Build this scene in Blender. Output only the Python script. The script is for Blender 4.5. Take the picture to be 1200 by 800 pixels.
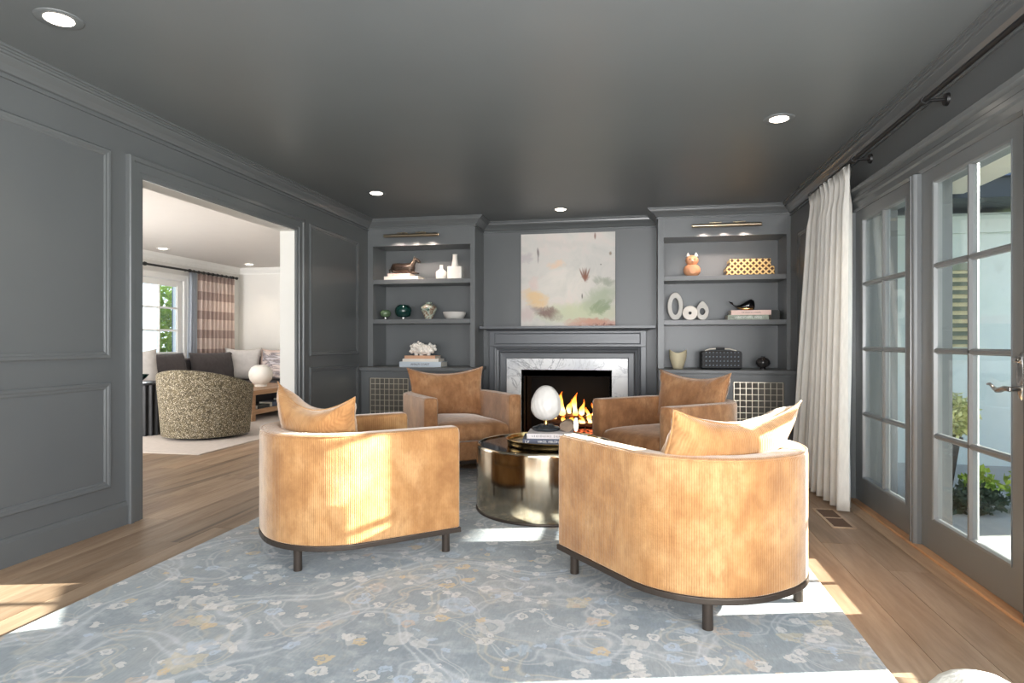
import bpy, bmesh, math, random
from mathutils import Vector, Matrix, noise
PI = math.pi
random.seed(7)
for o in list(bpy.data.objects): bpy.data.objects.remove(o)
S = bpy.context.scene
COL = S.collection

# ---------------------------------------------------------------- camera
cam_d = bpy.data.cameras.new('camera')
cam = bpy.data.objects.new('camera', cam_d); COL.objects.link(cam)
cam.location = (0, 0, 1.113)
cam.rotation_euler = (PI/2, 0, math.radians(10.93))
cam_d.sensor_width = 36; cam_d.lens = 36*736.8/1200
cam_d.shift_y = 1.5/1200
cam_d.clip_start = .05; cam_d.clip_end = 200
S.camera = cam
S.view_settings.view_transform = 'Standard'; S.view_settings.look = 'None'
S.view_settings.gamma = 1; S.view_settings.use_curve_mapping = False
S.view_settings.exposure = 0.76
# ---------------------------------------------------------------- sky, sun, added fill lamps
W = bpy.data.worlds.new('sky'); S.world = W; W.use_nodes = True
nt = W.node_tree; bg = nt.nodes['Background']
tcw = nt.nodes.new('ShaderNodeTexCoord'); sx = nt.nodes.new('ShaderNodeSeparateXYZ'); rp = nt.nodes.new('ShaderNodeValToRGB')
nt.links.new(tcw.outputs['Generated'], sx.inputs[0]); nt.links.new(sx.outputs[2], rp.inputs[0]); nt.links.new(rp.outputs[0], bg.inputs[0])
rp.color_ramp.elements[0].color = (.80, .88, 1, 1); rp.color_ramp.elements[1].color = (.36, .56, .95, 1)
bg.inputs[1].default_value = 1.45
sun_d = bpy.data.lights.new('sun', 'SUN'); sun = bpy.data.objects.new('sun', sun_d); COL.objects.link(sun)
sun_d.energy = 28; sun_d.angle = math.radians(.5); sun_d.color = (1, .94, .86)
sdir = Vector((1, .262, .30)).normalized()
sun.rotation_euler = sdir.to_track_quat('Z', 'Y').to_euler()

def area(name, loc, to, sx_, sy_, e, col=(1, 1, 1), spread=None):
    d = bpy.data.lights.new(name, 'AREA'); d.shape = 'RECTANGLE'; d.size = sx_; d.size_y = sy_; d.energy = e; d.color = col
    if spread: d.spread = math.radians(spread)
    o = bpy.data.objects.new(name, d); COL.objects.link(o); o.location = loc
    o.rotation_euler = (Vector(loc)-Vector(to)).to_track_quat('Z', 'Y').to_euler()
    return o
area('fill_rear', (-.9, -1.9, 1.5), (-.9, 3, 1.3), 3.6, 1.9, 74, (1, .98, .96))  # added fill lamp behind the camera, mimics the room's ambient light
area('fill_rear_ceiling', (.3, -1.7, .9), (.3, 1.0, 2.5), 2.6, 1.2, 85, (.98, .99, 1), 120)  # added upward fill lamp, brightens the near ceiling
area('fill_right_ceiling', (1.45, .3, 1.1), (-1.2, 1.7, 2.5), 2.4, 1.7, 115, (.97, .98, 1))  # added fill lamp on the right, aimed up at the ceiling
area('fill_far_room_ceiling', (-6.3, 2.75, 1.1), (-5.9, 8.0, 2.4), 2.2, 1.6, 98, (1, .98, .96), 110)  # added upward fill lamp for the far room's ceiling
area('fill_far_room_side', (-7.3, 5.2, 1.4), (-4, 5.6, 1.2), 2.0, 1.9, 24, (.95, .98, 1))  # added side fill lamp, brightens the far room

# ---------------------------------------------------------------- materials
def lin(c):
    c /= 255.0
    return c/12.92 if c <= .04045 else ((c+.055)/1.055)**2.4
def rgb(r, g, b): return (lin(r), lin(g), lin(b), 1)
MATS = {}
class N:
    def __init__(s, name):
        s.m = bpy.data.materials.new(name); s.m.use_nodes = True; s.t = s.m.node_tree
        s.b = s.t.nodes['Principled BSDF']; s.o = s.t.nodes['Material Output']
    def n(s, ty, **kw):
        x = s.t.nodes.new('ShaderNode'+ty)
        for k, v in kw.items():
            if k.startswith('_'): setattr(x, k[1:], v)
            else:
                k2 = int(k[1:]) if k[0] == 'i' and k[1:].isdigit() else k.replace('__', ' ')
                x.inputs[k2].default_value = v
        return x
    def l(s, a, b): s.t.links.new(a, b)
    def tc(s, which='Object', scale=(1, 1, 1), rot=(0, 0, 0)):
        t = s.n('TexCoord'); mp = s.n('Mapping'); s.l(t.outputs[which], mp.inputs[0])
        mp.inputs['Scale'].default_value = scale; mp.inputs['Rotation'].default_value = rot
        return mp.outputs[0]
    def noise(s, vec, scale, detail=3, rough=.5, dist=0):
        x = s.n('TexNoise', Scale=scale, Detail=detail, Roughness=rough, Distortion=dist)
        if vec is not None: s.l(vec, x.inputs['Vector'])
        return x
    def ramp(s, fac, stops, interp='LINEAR'):
        r = s.n('ValToRGB'); e = r.color_ramp.elements; r.color_ramp.interpolation = interp
        while len(e) < len(stops): e.new(.5)
        for i, (p, c) in enumerate(stops):
            e[i].position = p; e[i].color = c if not isinstance(c, (int, float)) else (c, c, c, 1)
        s.l(fac, r.inputs[0]); return r.outputs[0]
    def mix(s, fac, a, b, blend='MIX'):
        x = s.n('Mix', _data_type='RGBA', _blend_type=blend)
        for v, i in ((fac, 0), (a, 6), (b, 7)):
            if hasattr(v, 'links'): s.l(v, x.inputs[i])
            else: x.inputs[i].default_value = v
        return x.outputs[2]
    def math(s, op, a, b=0.0):
        x = s.n('Math', _operation=op)
        for v, i in ((a, 0), (b, 1)):
            if hasattr(v, 'links'): s.l(v, x.inputs[i])
            else: x.inputs[i].default_value = v
        return x.outputs[0]
    def bump(s, h, strength=.2, dist=.01, prev=None):
        x = s.n('Bump', Strength=strength, Distance=dist); s.l(h, x.inputs['Height'])
        if prev is not None: s.l(prev, x.inputs['Normal'])
        s.l(x.outputs[0], s.b.inputs['Normal']); return x.outputs[0]
    def base(s, c):
        if hasattr(c, 'links'): s.l(c, s.b.inputs['Base Color'])
        else: s.b.inputs['Base Color'].default_value = c
    def set(s, **kw):
        for k, v in kw.items(): s.b.inputs[k.replace('_', ' ')].default_value = v
def simple(name, c, rough=.5, metal=0, var=.06, vscale=6, bump=0, bscale=60, **kw):
    s = N(name); v = s.tc(); nz = s.noise(v, vscale)
    c0 = tuple(x*(1-var) for x in c[:3])+(1,); c1 = tuple(min(1, x*(1+var)) for x in c[:3])+(1,)
    s.base(s.ramp(nz.outputs['Fac'], [(.3, c0), (.7, c1)])); s.set(Roughness=rough, Metallic=metal, **kw)
    if bump: s.bump(s.noise(v, bscale).outputs['Fac'], bump, .004)
    return s.m
def emis(name, c, st):
    s = N(name); s.base(c); s.b.inputs['Emission Color'].default_value = c; s.b.inputs['Emission Strength'].default_value = st; return s.m
M = MATS
PAINT = rgb(90, 93, 94)
M['wall'] = simple('grey_wall_paint', PAINT, .38, var=.03, vscale=2, bump=.05, bscale=25)
M['trim'] = simple('grey_trim_paint', rgb(93, 96, 97), .24, var=.02, vscale=2)
M['door'] = simple('grey_door_paint', rgb(104, 107, 108), .30, var=.02, vscale=2)
M['ceil'] = simple('grey_ceiling_paint', rgb(99, 103, 104), .40, var=.03, vscale=1.5, bump=.03, bscale=30)
M['cab'] = simple('grey_cabinet_paint', rgb(100, 103, 104), .34, var=.02)
M['white'] = simple('white_wall_paint', rgb(226, 224, 219), .6, var=.01)
M['whitetrim'] = simple('white_trim_paint', rgb(238, 237, 233), .4, var=.01)
M['lining'] = simple('white_lining_paint', rgb(200, 199, 194), .55, var=.01)
M['wceil'] = simple('white_ceiling_paint', rgb(214, 209, 203), .7, var=.01)
M['brass'] = simple('polished_brass', (.75, .52, .22, 1), .18, 1)
M['pbrass'] = simple('pale_brass', (.62, .56, .45, 1), .28, 1)
M['nickel'] = simple('brushed_nickel', (.70, .68, .66, 1), .22, 1)
M['black'] = simple('black_metal', rgb(24, 23, 23), .45)
M['bronze'] = simple('dark_bronze', rgb(70, 62, 56), .38, .55)
M['blackgloss'] = simple('black_gloss', rgb(12, 12, 14), .06, var=.1)
M['firebox'] = simple('soot_black_steel', rgb(2, 4, 6), .9)
M['dark'] = simple('dark_void', rgb(30, 30, 30), .9)

def wood(name, cA, cB, cC, axis='Y', rough=.42, plank=True):
    s = N(name); sc = (5, .45, 5) if axis == 'Y' else (.45, 5, 5)
    t = s.n('TexCoord'); oi = s.n('ObjectInfo'); ad = s.n('VectorMath', _operation='ADD'); mp = s.n('Mapping'); mp.inputs['Scale'].default_value = sc
    mu = s.n('VectorMath', _operation='SCALE'); mu.inputs['Scale'].default_value = 1
    cmb = s.n('CombineXYZ')
    r37 = s.math('MULTIPLY', oi.outputs['Random'], 37.0); s.l(r37, cmb.inputs[0]); s.l(r37, cmb.inputs[1])
    s.l(t.outputs['Object'], ad.inputs[0]); s.l(cmb.outputs[0], ad.inputs[1]); s.l(ad.outputs[0], mp.inputs[0])
    n1 = s.noise(mp.outputs[0], 1.3, 6, .62, .9); n2 = s.noise(mp.outputs[0], 9, 4, .6, .3)
    kn = s.noise(mp.outputs[0], .55, 2, .5, 1.8)
    c = s.ramp(n1.outputs['Fac'], [(.28, cC), (.45, cA), (.62, cB), (.8, cA)])
    c = s.mix(s.ramp(n2.outputs['Fac'], [(.35, .22), (.6, 0)]), c, cC, 'MULTIPLY')
    c = s.mix(s.ramp(kn.outputs['Fac'], [(.63, 0), (.72, .75)]), c, tuple(x*.32 for x in cC[:3])+(1,))
    v = s.ramp(oi.outputs['Random'], [(0, .74), (.5, 1.0), (1, 1.16)])
    if plank: c = s.mix(1.0, c, v, 'MULTIPLY')
    s.base(c); s.set(Roughness=rough)
    s.bump(n2.outputs['Fac'], .12, .003)
    return s.m
M['plank'] = wood('oak_plank', rgb(158, 133, 109), rgb(174, 151, 127), rgb(131, 105, 83))
M['gap'] = simple('plank_gap', rgb(92, 72, 56), .8)
M['oak'] = wood('oak_furniture', rgb(176, 136, 100), rgb(196, 160, 124), rgb(140, 100, 68), plank=False)

def velvet(name, c1, c2, c3, cord=True):
    s = N(name); v = s.tc(); n1 = s.noise(v, 4.2, 5, .6, .15); n2 = s.noise(s.tc('Object', (1, 1, .55)), 20, 4, .65, .1)
    c = s.ramp(n1.outputs['Fac'], [(.30, c3), (.48, c1), (.66, c2)])
    c = s.mix(s.ramp(n2.outputs['Fac'], [(.34, .6), (.58, 0)]), c, c3)
    a = s.n('Attribute'); a.attribute_name = 'arc'
    w = s.math('SINE', s.math('MULTIPLY', a.outputs['Fac'], 2*PI/.0095))
    nz = s.noise(v, 60, 2); hh = s.math('ADD', s.math('MULTIPLY', w, .5), s.math('MULTIPLY', nz.outputs['Fac'], 1.1))
    if cord: c = s.mix(s.ramp(hh, [(.0, .30), (.8, 0)]), c, c3)
    s.base(c); s.set(Roughness=.85, Sheen_Weight=.8, Sheen_Roughness=.35); s.b.inputs['Sheen Tint'].default_value = (1, .93, .84, 1)
    s.bump(hh, .35 if cord else .15, .004)
    return s.m
M['velvet'] = velvet('golden_corduroy_velvet', rgb(173, 127, 78), rgb(190, 149, 101), rgb(138, 94, 52))
M['velvet2'] = velvet('golden_velvet_pillow', rgb(173, 127, 78), rgb(190, 149, 101), rgb(138, 94, 52))
M['velvet_shaded'] = velvet('golden_velvet_shaded', rgb(172, 122, 80), rgb(192, 146, 104), rgb(130, 88, 54))  # browner copy of the golden velvet; the far chairs' dimmer light is in the colour

def rugmat():
    s = N('vine_pattern_rug'); v = s.tc()
    def warp(vec, sc, amt):
        d = s.noise(vec, sc, 2, .5); x = s.n('VectorMath', _operation='SCALE'); x.inputs['Scale'].default_value = amt
        s.l(d.outputs['Color'], x.inputs[0]); ad = s.n('VectorMath', _operation='ADD'); s.l(vec, ad.inputs[0]); s.l(x.outputs[0], ad.inputs[1]); return ad.outputs[0]
    c = s.ramp(s.noise(v, 1.5, 5, .65, .5).outputs['Fac'], [(.3, rgb(118, 130, 138)), (.5, rgb(138, 149, 154)), (.7, rgb(154, 157, 156))])
    n4 = s.noise(v, 8, 4, .7); c = s.mix(s.ramp(n4.outputs['Fac'], [(.48, 0), (.62, .5)]), c, rgb(172, 178, 182))
    def line(scale, seed, w, st, col, msk=None):
        nonlocal c
        n = s.noise(warp(v, scale*3, .10/scale), scale, 1, .4); e = s.math('ABSOLUTE', s.math('SUBTRACT', n.outputs['Fac'], seed))
        f = s.math('MULTIPLY', s.ramp(e, [(0, .15), (w*.5, .15), (w, 1), (w*1.6, 0)]), st)
        if msk is not None: f = s.math('MULTIPLY', f, msk)
        c = s.mix(f, c, col)
    m1 = s.ramp(s.noise(v, 1.1, 1).outputs['Fac'], [(.40, .2), (.52, 1)])
    line(1.25, .47, .013, .50, rgb(206, 210, 216)); line(1.7, .58, .013, .42, rgb(204, 206, 210)); line(3.4, .52, .020, .45, rgb(204, 204, 206), m1); line(4.2, .40, .03, .5, rgb(196, 186, 166), m1)
    def flecks(scale, wsc, wamt, rmax, st, seedv, cols):
        nonlocal c
        vo = s.n('TexVoronoi', Scale=scale, Randomness=1.0); s.l(warp(v, wsc, wamt), vo.inputs['Vector']); sp = s.n('SeparateColor'); s.l(vo.outputs['Color'], sp.inputs[0])
        rad = s.math('MULTIPLY', sp.outputs[1], rmax); q = s.math('DIVIDE', vo.outputs['Distance'], rad)
        isl = s.ramp(q, [(0, .55), (.30, .55), (.36, .1), (.44, .1), (.5, 1), (.95, 1), (1, 0)])
        cl = s.ramp(sp.outputs[0], cols, 'CONSTANT'); c = s.mix(s.math('MULTIPLY', isl, st), c, cl)
    flecks(6.2, 19, .10, .48, .42, 0, [(0, rgb(214, 211, 205)), (.25, rgb(170, 188, 206)), (.45, rgb(208, 192, 150)), (.55, rgb(212, 209, 204)), (.75, rgb(150, 158, 160)), (.9, rgb(196, 178, 160))])
    flecks(12.5, 36, .05, .50, .66, 0, [(0, rgb(214, 211, 206)), (.3, rgb(206, 180, 132)), (.42, rgb(174, 190, 208)), (.6, rgb(216, 213, 208)), (.8, rgb(190, 170, 150)), (.88, rgb(128, 140, 150))])
    n3 = s.noise(s.tc('Object', (1, .25, 1)), 110, 2, .6)
    c = s.mix(.35, c, s.ramp(n3.outputs['Fac'], [(.3, .60), (.7, 1.0)]), 'MULTIPLY')
    s.base(c); s.set(Roughness=.95, Sheen_Weight=.2); s.bump(n3.outputs['Fac'], .4, .004)
    return s.m
M['rug'] = rugmat()
M['rug2'] = simple('beige_flat_rug', rgb(196, 186, 178), .95, var=.05, vscale=20, bump=.3, bscale=200)

def marble():
    s = N('white_marble'); v = s.tc('Object', (1, 1, 1), (0, .5, 0)); n = s.noise(v, 1.8, 6, .6, 1.4)
    vein = s.ramp(n.outputs['Fac'], [(.475, 0), (.5, .75), (.515, 0)])
    n2 = s.noise(v, 5, 5, .6, .8); v2 = s.ramp(n2.outputs['Fac'], [(.48, 0), (.5, .35), (.52, 0)])
    cl = s.ramp(s.noise(v, 2.5, 4).outputs['Fac'], [(.35, rgb(222, 224, 226)), (.6, rgb(246, 246, 245))])
    c = s.mix(vein, cl, rgb(150, 152, 156)); c = s.mix(v2, c, rgb(168, 168, 170)); s.base(c); s.set(Roughness=.16); return s.m
M['marble'] = marble()

def glass():
    s = N('window_glass'); t = s.n('BsdfTransparent'); t.inputs[0].default_value = (.95, .98, .97, 1)
    g = s.n('BsdfGlossy', Roughness=.02); f = s.n('LayerWeight', Blend=.5); mx = s.n('MixShader')
    fr = s.math('ADD', s.math('MULTIPLY', s.math('POWER', f.outputs['Facing'], 4.0), .55), .035); s.l(fr, mx.inputs[0]); s.l(t.outputs[0], mx.inputs[1]); s.l(g.outputs[0], mx.inputs[2]); s.l(mx.outputs[0], s.o.inputs[0]); return s.m
M['glass'] = glass()

def curtain(name, c, trans=.25, stripes=None):
    s = N(name); v = s.tc(); n = s.noise(s.tc('Object', (1, 1, .12)), 70, 3)
    col = s.ramp(n.outputs['Fac'], [(.3, tuple(x*.88 for x in c[:3])+(1,)), (.7, c)])
    if stripes:
        sp = s.n('SeparateXYZ'); s.l(v, sp.inputs[0]); z = s.math('FRACT', s.math('MULTIPLY', sp.outputs[2], 1/.335))
        col = s.mix(s.math('GREATER_THAN', z, .56), col, stripes)
    tr = s.n('BsdfTranslucent'); s.l(col, tr.inputs[0]); s.base(col); s.set(Roughness=.9)
    mx = s.n('MixShader', i0=trans); s.l(s.b.outputs[0], mx.inputs[1]); s.l(tr.outputs[0], mx.inputs[2]); s.l(mx.outputs[0], s.o.inputs[0])
    s.bump(n.outputs['Fac'], .2, .003); return s.m
M['curtain'] = curtain('white_linen', rgb(226, 224, 218))
M['striped'] = curtain('blush_stripe_linen', rgb(240, 222, 212), .2, rgb(194, 172, 164))
M['sheer'] = curtain('pale_blue_linen', rgb(214, 220, 228), .5)

def tablemetal():
    s = N('smoked_polished_metal'); v = s.tc('Object', (1, 1, .25)); n = s.noise(v, 5, 5, .65, .5); n2 = s.noise(s.tc('Object', (1, 1, .06)), 60, 3)
    s.base(s.ramp(n.outputs['Fac'], [(.3, (.40, .31, .21, 1)), (.5, (.56, .48, .36, 1)), (.7, (.62, .57, .48, 1))]))
    s.set(Metallic=1); r = s.n('MapRange'); s.l(n.outputs['Fac'], r.inputs[0]); r.inputs[3].default_value = .05; r.inputs[4].default_value = .22
    s.l(r.outputs[0], s.b.inputs['Roughness']); s.bump(n2.outputs['Fac'], .04, .002); return s.m
M['tablemetal'] = tablemetal()

def artmat():
    s = N('abstract_canvas'); g = s.tc('Generated')
    sp = s.n('SeparateXYZ'); s.l(g, sp.inputs[0]); x, z = sp.outputs[0], sp.outputs[2]
    ns = s.noise(g, 3.0, 5, .65, .8)
    c = s.ramp(ns.outputs['Fac'], [(.3, rgb(196, 195, 190)), (.5, rgb(208, 204, 198)), (.65, rgb(214, 204, 198))])
    dsp = s.noise(g, 6, 4, .7, .6)
    sc = s.n('SeparateColor'); s.l(dsp.outputs['Color'], sc.inputs[0])
    xd = s.math('ADD', x, s.math('MULTIPLY', s.math('SUBTRACT', sc.outputs[0], .5), .28)); zd = s.math('ADD', z, s.math('MULTIPLY', s.math('SUBTRACT', sc.outputs[1], .5), .22))
    def blob(cx, cz, rx, rz, col, st=.8, ang=0, sharp=.45, xx=None, zz=None):
        nonlocal c
        xx = xd if xx is None else xx; zz = zd if zz is None else zz
        dx = s.math('SUBTRACT', xx, cx); dz = s.math('SUBTRACT', zz, cz); ca, sa = math.cos(ang), math.sin(ang)
        u = s.math('ADD', s.math('MULTIPLY', dx, ca/rx), s.math('MULTIPLY', dz, sa/rx)); w = s.math('ADD', s.math('MULTIPLY', dx, -sa/rz), s.math('MULTIPLY', dz, ca/rz))
        r2 = s.math('ADD', s.math('MULTIPLY', u, u), s.math('MULTIPLY', w, w))
        c = s.mix(s.ramp(r2, [(sharp*.15, st*.85), (1.25 if sharp < .5 else 1, 0)]), c, col)
    blob(.62, .14, .55, .13, rgb(190, 200, 160), .8)
    blob(.85, .30, .26, .14, rgb(158, 172, 142), .8, .5)
    blob(.90, .48, .13, .05, rgb(140, 148, 128), .8)
    blob(.85, .20, .15, .05, rgb(120, 140, 104), .7, .6)
    blob(.15, .30, .17, .10, rgb(226, 188, 130), .85, -.5)
    blob(.07, .14, .10, .10, rgb(200, 180, 178), .8)
    blob(.27, .15, .19, .07, rgb(118, 84, 84), .95, -.35)
    blob(.80, .03, .35, .06, rgb(198, 138, 116), .9)
    blob(.92, .0, .20, .03, rgb(120, 78, 76), .9)
    blob(.38, .66, .12, .05, rgb(228, 196, 168), .8)
    blob(.16, .46, .07, .10, rgb(214, 190, 184), .7)
    blob(.05, .74, .08, .07, rgb(176, 166, 172), .6)
    blob(.45, .88, .40, .05, rgb(196, 196, 190), .5)
    for a in (.30, -.15, .1, -.35, .0): blob(.685+a*.09, .55, .012, .085, rgb(120, 72, 54), .95, -a*1.1, .5, x, z)
    blob(.685, .51, .055, .045, rgb(142, 92, 72), .75, 0, .5)
    blob(.185, .80, .016, .06, rgb(92, 80, 84), .9, .1, .5, x, z); blob(.185, .73, .006, .06, rgb(92, 80, 84), .9, 0, .5, x, z)
    blob(.79, .96, .014, .045, rgb(120, 78, 60), .9, 0, .5, x, z); blob(.655, .32, .010, .035, rgb(74, 76, 60), .9, 0, .5, x, z)
    blob(.95, .77, .018, .025, rgb(130, 110, 84), .9, 0, .5, x, z); blob(.85, .655, .009, .010, rgb(60, 60, 60), .9, 0, .5, x, z)
    s.base(c); s.set(Roughness=.7); s.bump(s.noise(g, 30, 4).outputs['Fac'], .15, .004); return s.m
M['art'] = artmat()
M['canvas'] = simple('canvas_edge', rgb(214, 206, 196), .8)

# ---------------------------------------------------------------- geometry helpers
OFF = {}
class MB:
    def __init__(s): s.v = []; s.f = []; s.a = {}
    def add(s, vs, fs):
        b = len(s.v); s.v += [tuple(p) for p in vs]; s.f += [tuple(b+i for i in q) for q in fs]; return s
    def box(s, x0, x1, y0, y1, z0, z1):
        return s.add([(x, y, z) for z in (z0, z1) for x, y in ((x0, y0), (x1, y0), (x1, y1), (x0, y1))],
                     [(3, 2, 1, 0), (4, 5, 6, 7), (0, 1, 5, 4), (1, 2, 6, 5), (2, 3, 7, 6), (3, 0, 4, 7)])
    def loft(s, rings, capa=True, capb=True, closed=True):
        n = len(rings[0]); b = len(s.v)
        for r in rings: s.v += [tuple(p) for p in r]
        for i in range(len(rings)-1):
            for j in range(n if closed else n-1):
                k = (j+1) % n; s.f.append((b+i*n+j, b+i*n+k, b+(i+1)*n+k, b+(i+1)*n+j))
        if capa: s.f.append(tuple(b+j for j in reversed(range(n))))
        if capb: s.f.append(tuple(b+(len(rings)-1)*n+j for j in range(n)))
        return s
    def lathe(s, prof, c=(0, 0, 0), n=24, sx=1, sy=1):
        rings = []
        for r, z in prof:
            r = max(r, 1e-4); rings.append([(c[0]+r*sx*math.cos(2*PI*j/n), c[1]+r*sy*math.sin(2*PI*j/n), c[2]+z) for j in range(n)])
        return s.loft(rings)
    def tube(s, pts, r, n=10, cap=True):
        pts = [Vector(p) for p in pts]; rs = r if isinstance(r, (list, tuple)) else [r]*len(pts)
        up = None; rings = []
        for i, p in enumerate(pts):
            t = (pts[min(i+1, len(pts)-1)]-pts[max(i-1, 0)]).normalized()
            if up is None:
                up = Vector((0, 0, 1)) if abs(t.z) < .9 else Vector((1, 0, 0))
            a = t.cross(up).normalized(); up = a.cross(t).normalized()
            rings.append([tuple(p+(a*math.cos(2*PI*j/n)+up*math.sin(2*PI*j/n))*rs[i]) for j in range(n)])
        return s.loft(rings, cap, cap)
    def sweep(s, path, prof, f, closed=False, pclosed=True):
        """path: 2D points; prof: (offset, height) closed section; f maps (a, b, height) to xyz"""
        P = [Vector(p) for p in path]; n = len(P); rings = []
        for i in range(n):
            if closed: a, b = P[i-1], P[(i+1) % n]
            else: a, b = P[max(i-1, 0)], P[min(i+1, n-1)]
            d1 = (P[i]-a) if (P[i]-a).length > 1e-9 else (b-P[i]); d2 = (b-P[i]) if (b-P[i]).length > 1e-9 else d1
            d1 = d1.normalized(); d2 = d2.normalized(); n1 = Vector((-d1.y, d1.x)); n2 = Vector((-d2.y, d2.x))
            m = (n1+n2); m = m/max(.2, m.dot(n1)) if m.length > 1e-6 else n1
            rings.append([f(P[i].x+m.x*o, P[i].y+m.y*o, h) for o, h in prof])
        if closed: rings.append(rings[0])
        return s.loft(rings, not closed, not closed, pclosed)
    def sphere(s, c, r, n=14, m=8, sx=1, sy=1, sz=1):
        return s.lathe([(r*math.sin(PI*i/m), -r*sz*math.cos(PI*i/m)) for i in range(m+1)], c, n, sx, sy)
    def build(s, name, mat, parent=None, off=None, smooth=None, bevel=0, segs=2, data=False, arc=None):
        if off is None: off = OFF.get(parent.name, (0, 0, 0)) if parent is not None else (0, 0, 0)
        me = bpy.data.meshes.new(name)
        me.from_pydata([(x-off[0], y-off[1], z-off[2]) for x, y, z in s.v], [], s.f)
        bm = bmesh.new(); bm.from_mesh(me)
        bmesh.ops.remove_doubles(bm, verts=bm.verts, dist=2e-5) if arc is None else None
        bmesh.ops.recalc_face_normals(bm, faces=bm.faces); bm.to_mesh(me); bm.free()
        if arc is not None:
            at = me.attributes.new('arc', 'FLOAT', 'POINT'); at.data.foreach_set('value', arc)
        if smooth is not None:
            me.shade_smooth()
            if smooth < 180: me.set_sharp_from_angle(angle=math.radians(smooth))
        me.materials.append(M[mat] if isinstance(mat, str) else mat)
        if data: return me
        return link(name, me, parent, bevel, segs, off if parent is not None else None)
def link(name, me, parent=None, bevel=0, segs=2, off=None):
    o = bpy.data.objects.new(name, me); COL.objects.link(o)
    if parent is not None:
        o.parent = parent; OFF[o.name] = off if off is not None else OFF.get(parent.name, (0, 0, 0))
    if bevel:
        b = o.modifiers.new('bevel', 'BEVEL'); b.width = bevel; b.segments = segs; b.limit_method = 'ANGLE'; b.angle_limit = math.radians(40)
    return o
def thing(name, label, cat, loc=(0, 0, 0), rz=0, group=None, local=False):
    o = bpy.data.objects.new(name, None); COL.objects.link(o); o.location = loc; o.rotation_euler = (0, 0, rz)
    o.empty_display_size = .05; OFF[o.name] = (0, 0, 0) if local else tuple(loc)
    return tag(o, label, cat, group)
def tag(o, label, cat, group=None):
    o['label'] = label; o['category'] = cat
    if group: o['group'] = group
    return o
def struct(o, label=None, cat=None):
    o['kind'] = 'structure'
    if label: o['label'] = label
    if cat: o['category'] = cat
    return o
def sobj(name, loc, label, cat):
    o = bpy.data.objects.new(name, None); COL.objects.link(o); o.location = loc; OFF[o.name] = tuple(loc); o.empty_display_size = .05
    return struct(o, label, cat)
def B(*a): return MB().box(*a)
def copy_tree(o, parent=None):
    c = o.copy(); COL.objects.link(c); OFF[c.name] = OFF.get(o.name, (0, 0, 0))
    if parent is not None: c.parent = parent
    for ch in o.children: copy_tree(ch, c)
    return c
def text(name, body, size, mat, parent, loc, rot, ext=.0004, align='CENTER'):
    cu = bpy.data.curves.new(name, 'FONT'); cu.body = body; cu.size = size; cu.extrude = ext; cu.align_x = align; cu.align_y = 'CENTER'
    t = bpy.data.objects.new(name+'_tmp', cu); COL.objects.link(t)
    me = bpy.data.meshes.new_from_object(t.evaluated_get(bpy.context.evaluated_depsgraph_get()))
    bpy.data.objects.remove(t); bpy.data.curves.remove(cu)
    me.materials.clear(); me.materials.append(M[mat])
    o = bpy.data.objects.new(name, me); COL.objects.link(o); o.parent = parent; o.location = loc; o.rotation_euler = rot
    return o

# ---------------------------------------------------------------- room shell
XL, XR, YB, YF, H, YR = -3.065, 1.60, 7.35, 6.93, 2.546, -2.1
FX0, FX1 = -7.5, 11.3      # far room window wall, far room back wall
FB = 10.95                 # far room back wall y
FN = 2.6                   # far room near wall y
# floor: planks laid along the room, running on into the far room
fl = B(-7.75, 1.86, YR-.2, FB+.2, -.10, -.018).build('floor', 'gap'); struct(fl, 'wide oak plank floor running through both rooms', 'floor')
PW = .195; LENS = [1.2, 1.6, 2.0, 2.4, 2.9]
pm = {L: B(0, PW-.0022, 0, L-.0022, -.018, 0).build('plank', 'plank', data=True) for L in LENS}
def lay(x0, x1, y0, y1):
    x = x0
    while x < x1-.01:
        w = min(PW, x1-x); y = y0-random.random()*1.6
        while y < y1:
            L = random.choice(LENS); a = max(y, y0); b = min(y+L, y1)
            if b-a > .03:
                o = bpy.data.objects.new('plank', pm[L]); COL.objects.link(o); o.parent = fl
                o.location = (x, a, random.uniform(-.0007, 0)); o.scale = (w/PW, (b-a)/L, 1)
            y += L
        x += PW
lay(XL, 1.84, 1.2, YB)
lay(XL-.001-PW*22.6, XL, 3.2, FB)
near = B(XL, 1.84, YR, 1.198, -.018, -.001).build('floor_strip', 'plank', fl)
nf = B(-7.5, XL-.15, FN, 3.198, -.018, -.001).build('floor_strip', 'plank', fl)

struct(B(XL-.15, 1.86, YR-.2, YB+.1, H, H+.15).build('ceiling', 'ceil'), 'dark grey painted ceiling of the lounge', 'ceiling')
struct(B(-7.75, XL-.142, FN-.2, FB+.2, H+.0, H+.14).build('ceiling_far_room', 'wceil'), 'off-white ceiling of the far room', 'ceiling')

# left wall with the wide opening
OY0, OY1, OZ = 3.466, 5.319, 2.15
wl = MB().box(XL-.14, XL, YR, OY0-.002, 0, H).box(XL-.14, XL, OY1+.002, FB-3.6, 0, H).box(XL-.14, XL, OY0-.002, OY1+.002, OZ+.002, H).build('wall_left', 'wall')
struct(wl, 'dark grey panelled wall with the wide opening', 'wall')
# white lining of the opening (jambs and header)
for nm, b in (('opening_jamb', B(XL-.152, XL-.006, OY0-.012, OY0+.003, 0, OZ)), ('opening_jamb', B(XL-.152, XL-.006, OY1-.003, OY1+.012, 0, OZ)), ('opening_header', B(XL-.152, XL-.006, OY0, OY1, OZ-.003, OZ+.012))):
    b.build(nm, 'lining', wl)
fXL = lambda a, b, h: (XL+h, a, b)
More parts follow.
